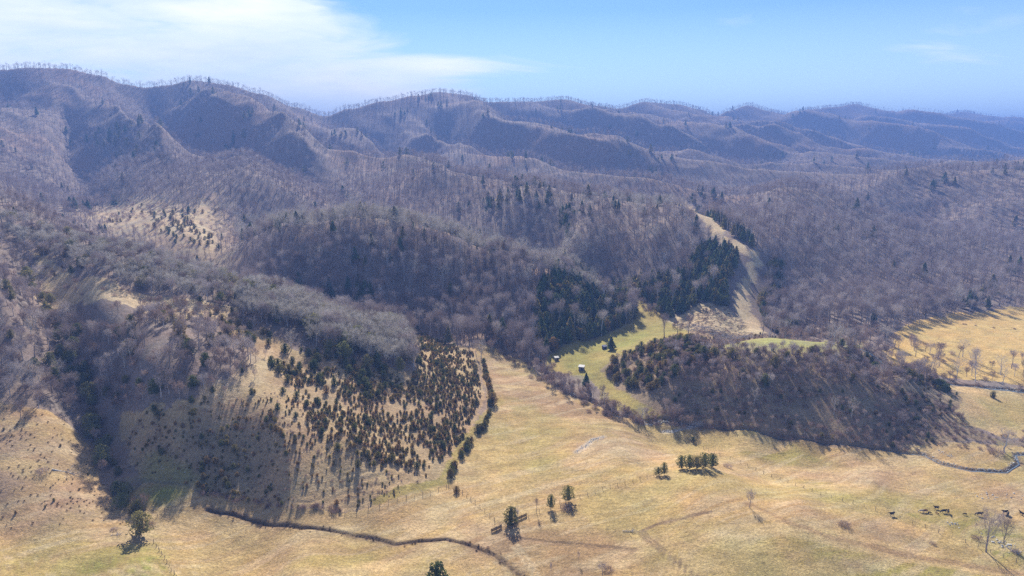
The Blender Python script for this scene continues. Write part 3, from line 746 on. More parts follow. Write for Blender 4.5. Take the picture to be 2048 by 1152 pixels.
PW['midwood'] = poly('190 640|290 630|400 645|470 690|520 720|480 760|400 800|330 820|240 830|215 870|195 800|170 700')
PW['crest'] = poly('480 610|540 590|620 620|720 655|800 665|828 700|832 745|760 735|690 715|640 700|600 660|520 650|480 640')
PW['upcrest'] = poly('0 440|100 460|150 480|300 510|450 560|520 590|480 612|360 600|260 580|160 560|110 520|55 500|0 470')
PW['hill_crest'] = poly('470 446|560 428|700 432|800 442|900 455|1000 483|1100 522|1200 573|1238 600|1210 606|1150 578|1080 549|980 513|880 485|780 471|680 466|560 467|480 482')
PW['strip_crest'] = poly('1060 408|1200 399|1335 403|1375 430|1330 436|1200 422|1060 426')
zones = [k for k in PW if k not in ('innerclear',)]
PIPE = PIPE_0
def far_forest():
    bands = [(380, 520, 6.2), (520, 760, 6.6), (760, 1150, 7.9), (1150, 1700, 11.), (1700, 2600, 14.5), (2600, 5600, 20.)]
    out_ = []
    for y0, y1, sp in bands:
        X, Y = np.meshgrid(np.arange(-y1 * .86, y1 * .86, sp), np.arange(y0, y1, sp))
        X = X.ravel() + rng.uniform(-.48, .48, X.size) * sp; Y = Y.ravel() + rng.uniform(-.48, .48, Y.size) * sp
        ok = np.abs(X) < Y * .86
        out_.append(np.stack([X[ok], Y[ok]], 1))
    A = np.concatenate(out_); X, Y = A[:, 0], A[:, 1]
    ok = np.ones(len(X), bool)
    for z_ in zones: ok &= ~inside(PW[z_], X, Y)
    ok &= seg_dist(PIPE, X, Y, 60) > np.where(Y > 640, 23, 15)
    A = A[ok]; X, Y = A[:, 0], A[:, 1]; Z = zat(X, Y)
    u, v, d = proj(X, Y, Z + 14)
    ok = (u > -260) & (u < 2310) & (v < 1250)
    A = A[ok]; X, Y, Z = X[ok], Y[ok], Z[ok]
    # leave out what lies well behind a crest, even for a camera a few steps aside
    hid = hidden_by(X, Y, Z + 26)
    A = A[~hid]; X, Y = A[:, 0], A[:, 1]
    sz = 1 + .12 * fbm(X / 60, Y / 60, 3, 8)
    ev = fbm(X / 70, Y / 70, 4, 51)
    for i in range(len(X)):
        r_ = rng.uniform()
        far = Y[i] > 1150
        if r_ < (.004 + .42 * max(0, ev[i] - .24)): k, lo, hi = 'pine', 9, 16
        elif r_ < .58: k, lo, hi = 'tall_tree', 12, 18
        elif r_ < .90: k, lo, hi = 'bare_tree', 9.5, 15
        elif r_ < .985: k, lo, hi = 'oak', 9.5, 14
        else: k, lo, hi = 'sycamore', 14, 20
        sc = {0: 1}.get(0)
        sc = 1.0 if Y[i] < 1150 else 1.12 if Y[i] < 1700 else 1.25 if Y[i] < 2600 else 1.5
        if Y[i] < 760 and X[i] / Y[i] < -.40: sc *= .3
        PLANTS.append((k, X[i], Y[i], rng.uniform(lo, hi) * sz[i] * sc ** .5, rng.uniform(0, 6.28), 'forest'))
def hidden_by(X, Y, Z, n=60, eye=(0, 0, H)):
    """true where the ground hides the point from the eye"""
    hid = np.zeros(len(X), bool)
    for f in np.linspace(.12, .985, n):
        x = X * f; y = Y * f; z = H + (Z - H) * f
        ok = y > 62
        hid |= ok & (zat(x, np.maximum(y, 62)) > z)
    return hid
far_forest()
for a_ in np.arange(-300, 6300, 3.4):
    p_ = RO + RD * (a_ + rng.normal() * 2) + RP * rng.normal() * 12
    if p_[1] > 300: PLANTS.append((['tall_tree', 'bare_tree', 'oak'][rng.integers(3)], p_[0], p_[1], 10 + 8 * rng.beta(3, 2), rng.uniform(0, 6.28), 'forest'))
scatter_zone('forest', 'hill_crest', 6.2, [('grey_oak', .62), ('tall_tree', .18), ('pine', .14), ('sycamore', .06)], dict(HB, grey_oak=(10, 15), tall_tree=(12, 16), pine=(8, 13)))
scatter_zone('forest', 'strip_crest', 8, [('grey_oak', .5), ('tall_tree', .35), ('pine', .15)], dict(HB, grey_oak=(9, 13), tall_tree=(11, 15), pine=(8, 12)))
# cedar and pine stands round the meadow
scatter_zone('stand', 'evergreen_a', 4.0, [('pine', .8), ('cedar', .15), ('tall_tree', .05)], dict(HB, pine=(8, 13), cedar=(6, 10)))
scatter_zone('stand', 'evergreen_b', 4.2, [('pine', .75), ('cedar', .2), ('tall_tree', .05)], dict(HB, pine=(7, 12), cedar=(6, 10)))
scatter_zone('stand', 'evergreen_c', 5, [('pine', .55), ('tall_tree', .45)], dict(HB, pine=(7, 12)))
scatter_zone('stand', 'evergreen_d', 4.5, [('cedar', .5), ('pine', .2), ('bare_tree', .3)], dict(HB, pine=(7, 11), cedar=(6, 10)))
hrow('stand', line((1245, 655), (1262, 640), (1267, 615)), 3, [('tall_tree', 1)], (13, 17))
scatter_zone('valley', 'shrubvalley', 4.2, [('brush', .4), ('sapling', .4), ('bare_tree', .12), ('sycamore', .06)], dict(HB, bare_tree=(7, 12), sycamore=(9, 14)), thin=.8)
scatter_zone('leftwood', 'leftwood', 4.6, [('bare_tree', .35), ('sapling', .35), ('oak', .1), ('brush', .12), ('cedar', .05), ('sycamore', .02)], dict(HB, bare_tree=(7, 12), oak=(7, 11), sycamore=(9, 12)), thin=.85)
scatter_zone('midwood', 'midwood', 4.2, [('bare_tree', .4), ('sapling', .4), ('brush', .12), ('cedar', .08)], dict(HB, bare_tree=(7, 12)), thin=.9, clump=(22, 1.2, .35))
scatter_zone('crestwood', 'crest', 4.8, [('grey_oak', .7), ('bare_tree', .15), ('evergreen', .13), ('pine', .02)], dict(HB, grey_oak=(10, 15), bare_tree=(11, 15)))
scatter_zone('crestwood', 'upcrest', 5.2, [('bare_tree', .22), ('grey_oak', .5), ('evergreen', .12), ('cedar', .1), ('sapling', .1)], dict(HB, grey_oak=(7, 11), bare_tree=(8, 12), evergreen=(5, 9)))
# young cedars over the planted slope, thick to the right, scattered to the left
scatter_zone('slope', '560 735|700 730|780 745|832 748|832 655|900 692|945 700|965 790|925 880|860 940|740 930|640 880|600 800', 1.45, [('young_cedar', .86), ('cedar', .08), ('brush', .06)], dict(young_cedar=(.6, 2.2), cedar=(2.0, 3.4), brush=(.6, 1.4)), thin=.72, clump=(9, 1.2, .25))
scatter_zone('slope', '440 640|520 660|600 700|680 715|780 738|780 790|640 790|560 780|545 740|500 720|470 690', 2.7, [('cedar', .85), ('young_cedar', .15)], dict(young_cedar=(1.6, 2.8), cedar=(2.6, 5.2)), thin=.5, clump=(12, 1.5, -.05), excl=('innerclear',))
scatter_zone('slope', '440 790|600 790|640 880|740 930|860 945|760 1000|640 1015|500 1000|400 980|290 955|245 900|240 840|330 820', 2.1, [('young_cedar', .70), ('cedar', .16), ('brush', .14)], dict(young_cedar=(.6, 2.0), cedar=(2.0, 3.4), brush=(.5, 1.4)), thin=.62, clump=(18, 1.2, -.05))
scatter_zone('slope', '560 900|860 930|780 1000|640 1015|450 990', 3.4, [('young_cedar', .5), ('brush', .5)], dict(young_cedar=(.7, 1.4), brush=(.6, 1.2)), thin=.5)
scatter_zone('slope', '280 860|440 800|600 790|700 900|860 950|780 1000|640 1012|450 990|330 965|270 930', 1.7, [('young_cedar', .5), ('brush', .5)], dict(young_cedar=(.5, 1.3), brush=(.4, 1.0)), thin=.42, clump=(16, 1.0, .1))
scatter_zone('slope', 'innerclear', 5, [('cedar', .5), ('sapling', .5)], dict(cedar=(1.5, 3), sapling=(2.5, 5)), thin=.35)
hrow('slope', line((968, 725), (974, 760), (985, 795), (970, 850), (930, 900), (905, 940), (895, 975)), 2.0, [('cedar', .75), ('young_cedar', .25)], dict(cedar=(2, 3.6), young_cedar=(1.2, 2.4)), .6)
hrow('slope', line((405, 985), (500, 1002), (600, 1018), (680, 1022)), 1.3, [('brush', .8), ('young_cedar', .2)], dict(brush=(1, 2.2), young_cedar=(1, 1.6)), .7)
hrow('slope', LW['ditch'], 1.1, [('sedge', .75), ('brush', .25)], dict(sedge=(.4, 1.0), brush=(.4, .9)), .8)
# benches and the far cleared spur
scatter_zone('bench', 'bench', 7, [('cedar', .3), ('brush', .4), ('sapling', .3)], dict(HB, cedar=(1.8, 4), sapling=(3, 6)), thin=.55)
scatter_zone('bench', '280 605|480 620|520 650|470 690|400 650|290 640', 4.2, [('sapling', .6), ('brush', .4)], dict(HB, sapling=(3.5, 7)), thin=.55)
scatter_zone('spur', '300 425|360 430|420 470|440 500|360 495|310 465', 9, [('cedar', 1)], dict(cedar=(3, 6)), thin=.75)
scatter_zone('spur', 'spur', 6, [('brush', .5), ('sapling', .4), ('cedar', .06)], dict(HB, cedar=(3, 5), brush=(2, 4)), thin=.7, clump=(40, 1.8, .0))
# knoll in front of the creek
scatter_zone('knoll', '1205 740|1235 715|1300 690|1400 680|1420 700|1380 730|1330 770|1290 790|1240 770', 2.6, [('cedar', .6), ('brush', .22), ('sapling', .18)], dict(HB, cedar=(2.5, 5.4), sapling=(3, 5)), thin=.8, clump=(12, 1.2, .3))
scatter_zone('knoll', '1330 690|1440 692|1500 705|1600 704|1690 702|1750 730|1830 770|1800 785|1560 780|1400 780|1330 770', 2.7, [('sapling', .6), ('bare_tree', .2), ('brush', .13), ('cedar', .07)], dict(HB, sapling=(3.2, 6), bare_tree=(5, 7.5), brush=(1.5, 3)), thin=.95)
scatter_zone('knoll', '1340 780|1400 780|1560 780|1800 785|1860 790|1925 830|1935 855|1960 878|1800 898|1700 890|1560 876|1440 860|1350 830', 2.3, [('cedar', .10), ('brush', .5), ('sapling', .34)], dict(HB, cedar=(1.4, 3.0), brush=(1.2, 2.6), sapling=(2.4, 4.2)), thin=.9, clump=(14, 1.0, .35))
scatter_zone('knoll', '1850 765|1920 785|1900 830|1880 870|1820 850|1800 800', 3.4, [('cedar', .6), ('brush', .4)], dict(cedar=(1.2, 2.8), brush=(.8, 1.8)), thin=.55)
hrow('knoll', line((1690, 700), (1740, 722), (1800, 750), (1860, 765), (1895, 785)), 1.6, [('cedar', .75), ('brush', .25)], dict(cedar=(2.5, 5), brush=(1.5, 2.6)), 1.4)
hrow('knoll', line((1445, 694), (1500, 706), (1580, 704), (1690, 700)), 3.2, [('cedar', .4), ('sapling', .6)], dict(cedar=(1.6, 3.4), sapling=(3, 5)), 1.2)
# tree line along the middle creek
hrow('creekline', LW['creek'][:30], .85, [('brush', .5), ('sapling', .35), ('bare_tree', .12), ('sycamore', .03)], dict(HB, bare_tree=(6, 9), sapling=(3.5, 7), sycamore=(7, 9)), 3.4)
scatter_zone('creekline', '950 690|985 680|1060 690|1100 720|1125 760|1180 790|1195 806|1130 790|1070 745|1000 712', 3.6, [('brush', .6), ('sapling', .3), ('bare_tree', .1)], dict(HB, bare_tree=(7, 11)), thin=.8)
hrow('creekline', line((1210, 812), (1270, 832), (1330, 838)), 1.6, [('brush', .7), ('sapling', .3)], dict(brush=(1, 2.4), sapling=(3, 5)), 1.4)
hrow('creekline', line((1340, 842), (1450, 858), (1600, 878), (1780, 900), (1860, 900)), 2.4, [('brush', .9), ('sapling', .1)], dict(brush=(.6, 1.6), sapling=(2.5, 4)), .9)
# hollow on the far right
scatter_zone('hollow', '1860 865|1900 850|1960 870|2060 860|2160 870|2160 900|2000 905|1880 890', 3.8, [('brush', .8), ('sapling', .2)], dict(brush=(.8, 2), sapling=(2.5, 4)), thin=.7)
hrow('hollow', line((1700, 688), (1740, 705), (1790, 738), (1850, 757), (1900, 766), (1970, 774), (2048, 782), (2150, 790)), 3.0, [('brush', .75), ('sapling', .25)], dict(brush=(.8, 2), sapling=(3, 6)), 1.6)
scatter_zone('rightrow', '1780 690|1830 680|1960 720|2160 740|2160 775|2048 776|1900 760|1830 745', 6.5, [('tall_tree', .15), ('bare_tree', .35), ('sapling', .3), ('sycamore', .12), ('brush', .2)], dict(HB, bare_tree=(7, 11), tall_tree=(9, 13), sycamore=(9, 14)), thin=.34)
hrow('rightrow', line((1800, 652), (1840, 636), (1900, 625), (1980, 618), (2048, 612), (2150, 604)), 4.5, [('oak', .6), ('bare_tree', .4)], dict(oak=(7, 10), bare_tree=(7, 10)), 2.5)
hrow('rightrow', line((1880, 646), (1940, 650), (1985, 656), (2035, 660)), 4.5, [('brush', .9), ('sapling', .1)], dict(brush=(.8, 1.6), sapling=(5, 8)), .8)
scatter_zone('meadow', 'gap', 3.2, [('brush', .8), ('young_cedar', .2)], dict(brush=(1, 2.2), young_cedar=(1, 2)), thin=.6)
scatter_zone('meadow', '1345 645|1400 615|1455 620|1490 660|1440 670', 3.0, [('brush', .9), ('young_cedar', .1)], dict(brush=(.7, 1.6), young_cedar=(.8, 1.6)), thin=.6)
hrow('meadow', line((1270, 605), (1300, 622), (1345, 632)), 2.4, [('brush', .5), ('sapling', .2), ('oak', .3)], dict(brush=(1.5, 3), sapling=(4, 7), oak=(6, 9)), 2)
# hedge of evergreens up the gully on the left
hrow('gullyrow', LW['gully'], 2.2, [('evergreen', .28), ('cedar', .27), ('brush', .3), ('sapling', .15)], dict(HB, evergreen=(4, 8), cedar=(2.5, 5)), 1.6)
scatter_zone('tufts', '-120 840|0 810|80 820|170 880|215 960|235 1015|255 1050|160 1055|0 1062|-120 1065', 1.9, [('sedge', .95), ('young_cedar', .05)], dict(sedge=(.5, 1.1), young_cedar=(.7, 1.3)), thin=.5, clump=(8, 1.2, .1))
# single plants the photo shows on their own
SING = []
def single(k, u, v, h, label, cat='tree', group=None, name=None, sx=1.0, var=None, rot=None):
    q = gp(u, v)
    SING.append(dict(k=k, x=q[0], y=q[1], h=h, label=label, cat=cat, group=group, name=name, sx=sx, var=var, rot=rot))
single('evergreen', 283, 1072, 8.6, 'broad olive green evergreen at the corner where the left hill meets the bottom field', name='evergreen_tree', sx=1.05, var=0)
single('cedar', 875, 1172, 7.6, 'dark cedar cut by the bottom edge of the view below the ditch', name='cedar_tree', sx=1.15, var=0)
single('cedar', 1022, 1048, 6.4, 'single upright cedar by the wooden wall where two fences meet', name='cedar_tree', var=1, sx=.95)
single('evergreen', 1102, 1018, 5.6, 'slender dark evergreen with a bare lower stem on the middle fence line', name='evergreen_tree', sx=.6, var=1)
single('evergreen', 1136, 1003, 6.2, 'two-toned evergreen above a round thicket on the middle fence line', name='evergreen_tree', sx=.75, var=2)
single('tall_tree', 1073, 1025, 5.6, 'thin leaning bare tree between the single cedar and the slender evergreen', name='bare_tree', sx=.7, var=0)
single('tall_tree', 1036, 1048, 5.6, 'thin bare sapling touching the right side of the single cedar', name='bare_tree', sx=.6, var=1)
single('vase_tree', 1499, 1015, 6.3, 'lone small bare tree in the open pasture with one thin stem', name='bare_tree', sx=.85, var=2)
single('vase_tree', 1972, 1104, 14.5, 'tall many-stemmed bare tree beside the stone heap near the cattle', name='bare_tree', sx=.85, var=3)
single('vase_tree', 2008, 1088, 9.0, 'smaller grey bare tree just right of the tall one by the stone heap', name='bare_tree', sx=.9, var=4)
single('sycamore', 2008, 905, 11.5, 'wide pale sycamore over a dark thicket where the rocky creek bends', name='sycamore_tree', sx=1.35, var=0)
single('sycamore', 1703, 836, 10.5, 'white-limbed sycamore standing in the dark face of the knoll', name='sycamore_tree', sx=.75, var=1)
single('sycamore', 1667, 830, 9.5, 'greyer slim sycamore just left of the white-limbed one on the knoll', name='sycamore_tree', sx=.6, var=2)
single('sycamore', 1508, 808, 8.5, 'thin pale tree at the foot of the lavender saplings on the knoll face', name='sycamore_tree', sx=.7, var=3)
single('oak', 1805, 850, 7.0, 'small round grey tree low on the dark right part of the knoll', name='bare_tree', sx=1, var=1)
single('sycamore', 962, 722, 13.5, 'pale flat-topped tree at the top end of the cedar-lined fence', name='sycamore_tree', sx=.8, var=0)
single('sycamore', 880, 652, 17.5, 'white sycamore at the foot of the wooded hill behind the planted slope', name='sycamore_tree', sx=.85, var=1)
single('sycamore', 1162, 672, 17, 'spreading pale sycamore in front of the dark pine stand', name='sycamore_tree', sx=.8, var=2)
single('sycamore', 1237, 652, 15, 'white-trunked tree at the tip of the dark pine stand', name='sycamore_tree', sx=.5, var=3)
single('sycamore', 1735, 640, 25, 'biggest pale fan-shaped sycamore in the wood left of the yellow field', name='sycamore_tree', sx=.85, var=0)
single('sycamore', 1835, 630, 17, 'pale sycamore at the upper left corner of the yellow field', name='sycamore_tree', sx=1.0, var=1)
single('sycamore', 1912, 610, 19, 'pale sycamore standing above the top edge of the yellow field', name='sycamore_tree', sx=.6, var=2)
single('sycamore', 1668, 690, 14, 'whitish feathery tree rising behind the green top of the knoll', name='sycamore_tree', sx=.8, var=3)
single('sycamore', 1780, 690, 12, 'whitish tree in the brushy hollow left of the yellow field', name='sycamore_tree', sx=.9, var=0)
single('vase_tree', 1877, 720, 10.5, 'narrow upright bare tree alone against the yellow field', name='bare_tree', sx=1.0, var=2)
single('sycamore', 1912, 760, 14, 'pale many-stemmed sycamore on the bank of the right-hand creek', name='sycamore_tree', sx=.9, var=2)
single('tall_tree', 1948, 735, 12, 'thin dark bare tree right of the pale many-stemmed sycamore', name='bare_tree', sx=.9, var=3)
single('sycamore', 2005, 770, 12, 'pale crooked tree by the right-hand creek near the edge of view', name='sycamore_tree', sx=.8, var=1)
single('pine', 1222, 700, 8.2, 'round dark pine beside the small blue hut in the green meadow', name='pine_tree', sx=1.35, var=1)
single('pine', 1172, 776, 8.5, 'dark pine among the creek thickets below the grey hut', name='pine_tree', sx=.9, var=2)
single('cedar', 985, 808, 6.2, 'tallest cedar in the fence row beside the planted slope', name='cedar_tree', sx=1.0, var=2)
single('cedar', 913, 985, 2.6, 'small round cedar at the fence corner below the planted slope', name='cedar_tree', sx=1.0, var=3)
single('cedar', 1386, 884, 2.6, 'tiny leaning evergreen on the pasture fence near the branching creek', name='cedar_tree', sx=.9, var=1)
single('cedar', 1985, 795, 3.4, 'lone dark bush in the pale meadow right of the knoll', name='cedar_tree', sx=1.2, var=0)
single('cedar', 168, 775, 7, 'tall yellow-green evergreen in the hedge up the left gully', name='evergreen_tree', sx=.9, var=3)
single('evergreen', 182, 865, 8.5, 'grey-green bushy evergreen halfway up the left gully hedge', name='evergreen_tree', sx=.9, var=1)
single('evergreen', 205, 925, 7.5, 'brownish evergreen low in the left gully hedge', name='evergreen_tree', sx=.85, var=2)
single('evergreen', 142, 720, 7.5, 'rounded olive evergreen where the left gully hedge enters the wood', name='evergreen_tree', sx=1.0, var=0)
single('evergreen', 245, 1015, 5.5, 'dark squat evergreen just up the gully from the corner evergreen', name='evergreen_tree', sx=1.0, var=3)
single('bare_tree', 42, 838, 7.5, 'small bare tree alone at the top edge of the tufted brown slope', name='bare_tree', sx=.9, var=1)
single('sycamore', 122, 760, 10.5, 'pale spiky tree in the left wood beside the gully hedge', name='sycamore_tree', sx=.9, var=2)
single('sycamore', 25, 770, 9.5, 'pale spreading tree in the left wood at the edge of view', name='sycamore_tree', sx=.9, var=3)
single('sycamore', 247, 668, 9.5, 'single white trunk in the dark wood on the left hill', name='sycamore_tree', sx=.5, var=0)
single('sycamore', 583, 700, 10.5, 'pale round tree above the cedars on the big left hill', name='sycamore_tree', sx=.95, var=1)
single('sycamore', 655, 690, 12, 'white-branched tree at the front edge of the crest wood', name='sycamore_tree', sx=.9, var=2)
single('evergreen', 800, 745, 8, 'dark evergreen at the right end of the crest wood', name='evergreen_tree', sx=.8, var=0)
single('evergreen', 735, 738, 7.5, 'dark evergreen under the grey crowns of the crest wood', name='evergreen_tree', sx=.8, var=1)
single('evergreen', 690, 722, 10, 'tall dark evergreen at the left front of the crest wood', name='evergreen_tree', sx=.7, var=2)
for i, (u, v, h) in enumerate([(1362, 938, 5.6), (1378, 939, 6), (1393, 938, 5.4), (1408, 936, 6.2), (1424, 934, 5.6)]):
    single('evergreen', u, v, h, ['leftmost evergreen of the row on the pasture rise', 'second evergreen from the left in the row on the pasture rise', 'middle evergreen of the row on the pasture rise', 'second evergreen from the right in the row on the pasture rise', 'rightmost evergreen of the row on the pasture rise'][i], group='evergreens in a row on the pasture rise', name='evergreen_tree', sx=[.95, .8, 1.05, .85, 1.0][i], var=[0, 2, 1, 3, 0][i])
single('evergreen', 1328, 950, 5.2, 'taller evergreen of the clump left of the row on the pasture rise', name='evergreen_tree', sx=.65, var=1)
single('evergreen', 1316, 951, 3.6, 'lower bushy evergreen of the clump left of the row on the pasture rise', name='evergreen_tree', sx=.9, var=2)
single('bare_tree', 1102, 1150, 4.4, 'thin bare stem left of the brown patch at the bottom of the pasture', name='bare_tree', sx=.4, var=0)
single('bare_tree', 1157, 1125, 4.0, 'thin bare stem right of the brown patch at the bottom of the pasture', name='bare_tree', sx=.4, var=1)
single('bare_tree', 1205, 1150, 4.2, 'small bushy bare tree at the bottom edge of the pasture', name='bare_tree', sx=1.1, var=2)
for u, v, h, w_, lab in [(1132, 1018, 2.4, 1.7, 'round grey thicket under the two-toned evergreen'), (1583, 880, 2.0, 1.9, 'pale domed thicket at the creek edge of the pasture'), (1455, 935, 2.2, 1.5, 'grey thicket at the right end of the evergreen row'), (1688, 1052, 2.2, 1.6, 'dark low tangle of branches in the open pasture'), (1990, 905, 3.2, 1.9, 'dark thicket under the wide pale sycamore'), (85, 945, 2.6, 1.5, 'grey bush beside the fallen white tree'), (300, 1052, 2.2, 1.5, 'pale thicket at the right foot of the corner evergreen'), (228, 1060, 1.2, 1.8, 'low brown bush left of the corner evergreen'), (1953, 1078, 2.0, 1.5, 'dark thorny bush left of the tall bare tree by the cattle'), (2030, 1105, 1.8, 1.4, 'pale dead bush right of the tall bare tree by the cattle'), (1215, 1140, 1.5, 2.0, 'low brown scrub along the bottom edge of the pasture'), (1865, 1088, .9, 2.2, 'flat dark scrub patch below the cattle')]:
    single('brush', u, v, h, lab, cat='bush', name='bush', sx=w_)

# ---- sort every plant by how large it shows, and build
P_ = PLANTS
kn_ = [p[0] for p in P_]; X = np.array([p[1] for p in P_]); Y = np.array([p[2] for p in P_]); HH = np.array([p[3] for p in P_]); RO_ = np.array([p[4] for p in P_]); ZN = [p[5] for p in P_]
Z = zat(X, Y)
u_, v_, d_ = proj(X, Y, Z + HH * .6)
infr = (u_ > 4) & (u_ < 2044) & (v_ > 0) & (v_ < 1148)
vis = infr.copy(); idx_ = np.where(infr)[0]
vis[idx_] = ~hidden_by(X[idx_], Y[idx_], Z[idx_] + HH[idx_] * .8)
size = HH / d_
BIG = {'tree': ('bare_tree', 'tall_tree', 'oak', 'grey_oak', 'sycamore', 'sapling'), 'evergreen': ('cedar', 'young_cedar', 'pine', 'evergreen'), 'bush': ('brush',)}
PUB = dict(vase_tree='bare_tree', grey_oak='bare_tree', bare_tree='bare_tree', tall_tree='bare_tree', oak='bare_tree', sycamore='sycamore_tree', sapling='bare_sapling', cedar='cedar_tree', young_cedar='young_cedar', pine='pine_tree', evergreen='evergreen_tree', brush='bush')
CATS = dict(grey_oak='tree', bare_tree='tree', tall_tree='tree', oak='tree', sycamore='tree', sapling='sapling', cedar='cedar', young_cedar='cedar', pine='pine', evergreen='evergreen', brush='bush')
WHERE = dict(forest='in the wooded hills', stand='in the dark evergreen stand by the green meadow', valley='in the brushy hollow behind the knoll', leftwood='in the wood left of the gully hedge', midwood='in the shaded wood right of the gully hedge',
    crestwood='in the grey wood along the crest of the left hill', slope='on the cedar-dotted slope of the left hill', bench='on the grassy bench high on the left hill', spur='on the cleared spur under the mountain',
    knoll='on the knoll behind the creek', creekline='in the thickets of the middle creek', hollow='by the right-hand creek', rightrow='along the edge of the yellow field', meadow='at the edge of the green meadow', gullyrow='in the hedge up the left gully', tufts='on the tufted brown slope')
LOOKS = dict(grey_oak='x', bare_tree='leafless grey tree with a rounded crown', tall_tree='slim leafless tree with a narrow crown', oak='broad leafless tree with a wide crown', sycamore='pale-limbed leafless tree', sapling='thin leafless sapling', cedar='bushy dark cedar', young_cedar='small bronze-green cedar', pine='dark pointed pine', evergreen='rounded olive evergreen', brush='low leafless bush')
def place_thing(k, x, y, h, rot, label, cat, group, name=None, sx=1.0, var=None):
    K_ = KIND[k]; i = (rng.integers(len(K_['parts'])) if var is None else var) % len(K_['parts'])
    tm, cm = K_['parts'][i]; s_ = h / K_['h']
    z = float(zat(x, y)[0])
    if tm is None:
        o = link(name or PUB[k], cm, loc=(x, y, z)); o.scale = (s_ * sx, s_ * sx, s_); o.rotation_euler = (0, 0, rot)
        tag(o, label, cat, group); return o
    e = bpy.data.objects.new(name or PUB[k], None); COL.objects.link(e)
    e.location = (x, y, z); e.rotation_euler = (0, 0, rot); e.scale = (s_ * sx, s_ * sx, s_)
    link('trunk', tm, e); link('crown', cm, e)
    tag(e, label, cat, group); return e
for s in SING: place_thing(s['k'], s['x'], s['y'], s['h'], rng.uniform(0, 6.28) if s['rot'] is None else s['rot'], s['label'], s['cat'], s['group'], s['name'], s['sx'], s['var'])
taken = np.zeros(len(P_), bool)
LOOKS = dict(bare_tree='rounded leafless tree', tall_tree='slim leafless tree', oak='broad leafless tree', grey_oak='pale leafless tree', sycamore='pale-limbed tree', sapling='thin leafless sapling', cedar='bushy dark cedar', young_cedar='small bronze-green cedar', pine='dark pointed pine', evergreen='rounded olive evergreen', brush='low leafless bush')
LAND = [(1115, 600, 'the middle of the dark pine stand'), (1400, 545, 'the pines by the straw strip'), (1165, 565, 'the top of the dark pine stand'), (1310, 570, 'the pines above the meadow'), (283, 1040, 'the big corner evergreen'), (1022, 1030, 'the single cedar by the gate'), (1136, 985, 'the two-toned evergreen'), (1499, 990, 'the lone pasture tree'), (1972, 1050, 'the tall tree by the cattle'), (2008, 880, 'the wide creekside sycamore'),
    (1703, 805, 'the white-limbed sycamore on the knoll'), (1508, 790, 'the thin pale tree on the knoll'), (1805, 840, 'the round grey tree on the knoll'), (962, 690, 'the flat-topped pale tree'), (880, 625, 'the white sycamore behind the slope'), (1162, 645, 'the spreading sycamore by the pines'),
    (1237, 630, 'the white-trunked tree at the meadow'), (1735, 600, 'the biggest fan-shaped sycamore'), (1835, 605, 'the sycamore at the yellow field corner'), (1912, 580, 'the sycamore above the yellow field'), (1877, 705, 'the upright tree against the yellow field'), (1912, 735, 'the many-stemmed creekside sycamore'),
    (1222, 685, 'the round pine by the blue hut'), (1163, 735, 'the grey hut'), (985, 795, 'the tallest fence-row cedar'), (913, 980, 'the round cedar at the fence corner'), (168, 760, 'the yellow-green hedge evergreen'), (182, 850, 'the grey-green hedge evergreen'), (205, 910, 'the brownish hedge evergreen'),
    (42, 825, 'the small tree above the tufts'), (122, 740, 'the pale spiky tree'), (247, 650, 'the single white trunk'), (583, 680, 'the pale round tree on the slope'), (655, 670, 'the white-branched crest-wood tree'), (800, 725, 'the dark evergreen ending the crest wood'), (130, 945, 'the bleached fallen tree'),
    (1400, 915, 'the evergreen row'), (1583, 875, 'the pale domed thicket'), (1515, 515, 'the bend of the straw strip'), (1485, 600, 'the lower straw strip'), (1350, 405, 'the top of the straw strip'), (1560, 685, 'the green top of the knoll'), (415, 1010, 'the left end of the ditch'), (640, 1010, 'the foot of the cedar slope'),
    (520, 730, 'the bare patch on the slope'), (360, 470, 'the cleared spur'), (250, 600, 'the high grassy bench'), (1320, 845, 'the stony creek bend'), (1985, 785, 'the lone bush right of the knoll'), (750, 850, 'the middle of the cedar slope'), (1420, 640, 'the felled brush'), (100, 540, 'the highest grassy bench'), (860, 780, 'the thickest young cedars'), (1300, 760, 'the left end of the knoll')]
_o = 'first second third fourth fifth sixth seventh eighth ninth'.split()
ORD = 'nearest second third fourth fifth sixth seventh eighth ninth tenth eleventh twelfth thirteenth fourteenth fifteenth sixteenth seventeenth eighteenth nineteenth twentieth'.split() + [t_ + '-' + q_ for t_ in ('twenty', 'thirty', 'forty', 'fifty') for q_ in _o]
picked = []
for fam, quota in (('tree', 280), ('evergreen', 280), ('bush', 250)):
    m_ = np.array([k in BIG[fam] for k in kn_]) & vis
    ii = np.where(m_)[0]; ii = ii[np.argsort(-size[ii])][:quota]; taken[ii] = True; picked += list(ii)
ent = {}
for i in picked:
    k = kn_[i]; d2 = [math.hypot(u_[i] - a, (v_[i] - b) * 1.2) for a, b, _ in LAND]; j = int(np.argmin(d2))
    dx, dy = u_[i] - LAND[j][0], v_[i] - LAND[j][1]
    sec = ('right of' if dx > 0 else 'left of') if abs(dx) > abs(dy) else ('below' if dy > 0 else 'above')
    ent.setdefault((LOOKS[k], j, sec), []).append((d2[j], i))
for (lk_, j, sec), l in ent.items():
    l.sort()
    for n, (_, i) in enumerate(l):
        k = kn_[i]
        lab = (lk_ + ', ' + (ORD[n] + ' one ' if n < len(ORD) else 'among those farther ') + sec + ' ' + LAND[j][2])
        if len(l) == 1: lab = lk_ + ', the only one just ' + sec + ' ' + LAND[j][2]
        pl_ = {'low leafless bush': 'low leafless bushes'}.get(lk_, lk_ + 's')
        place_thing(k, X[i], Y[i], HH[i], RO_[i], lab, CATS[k], pl_ + ' ' + WHERE[ZN[i]])

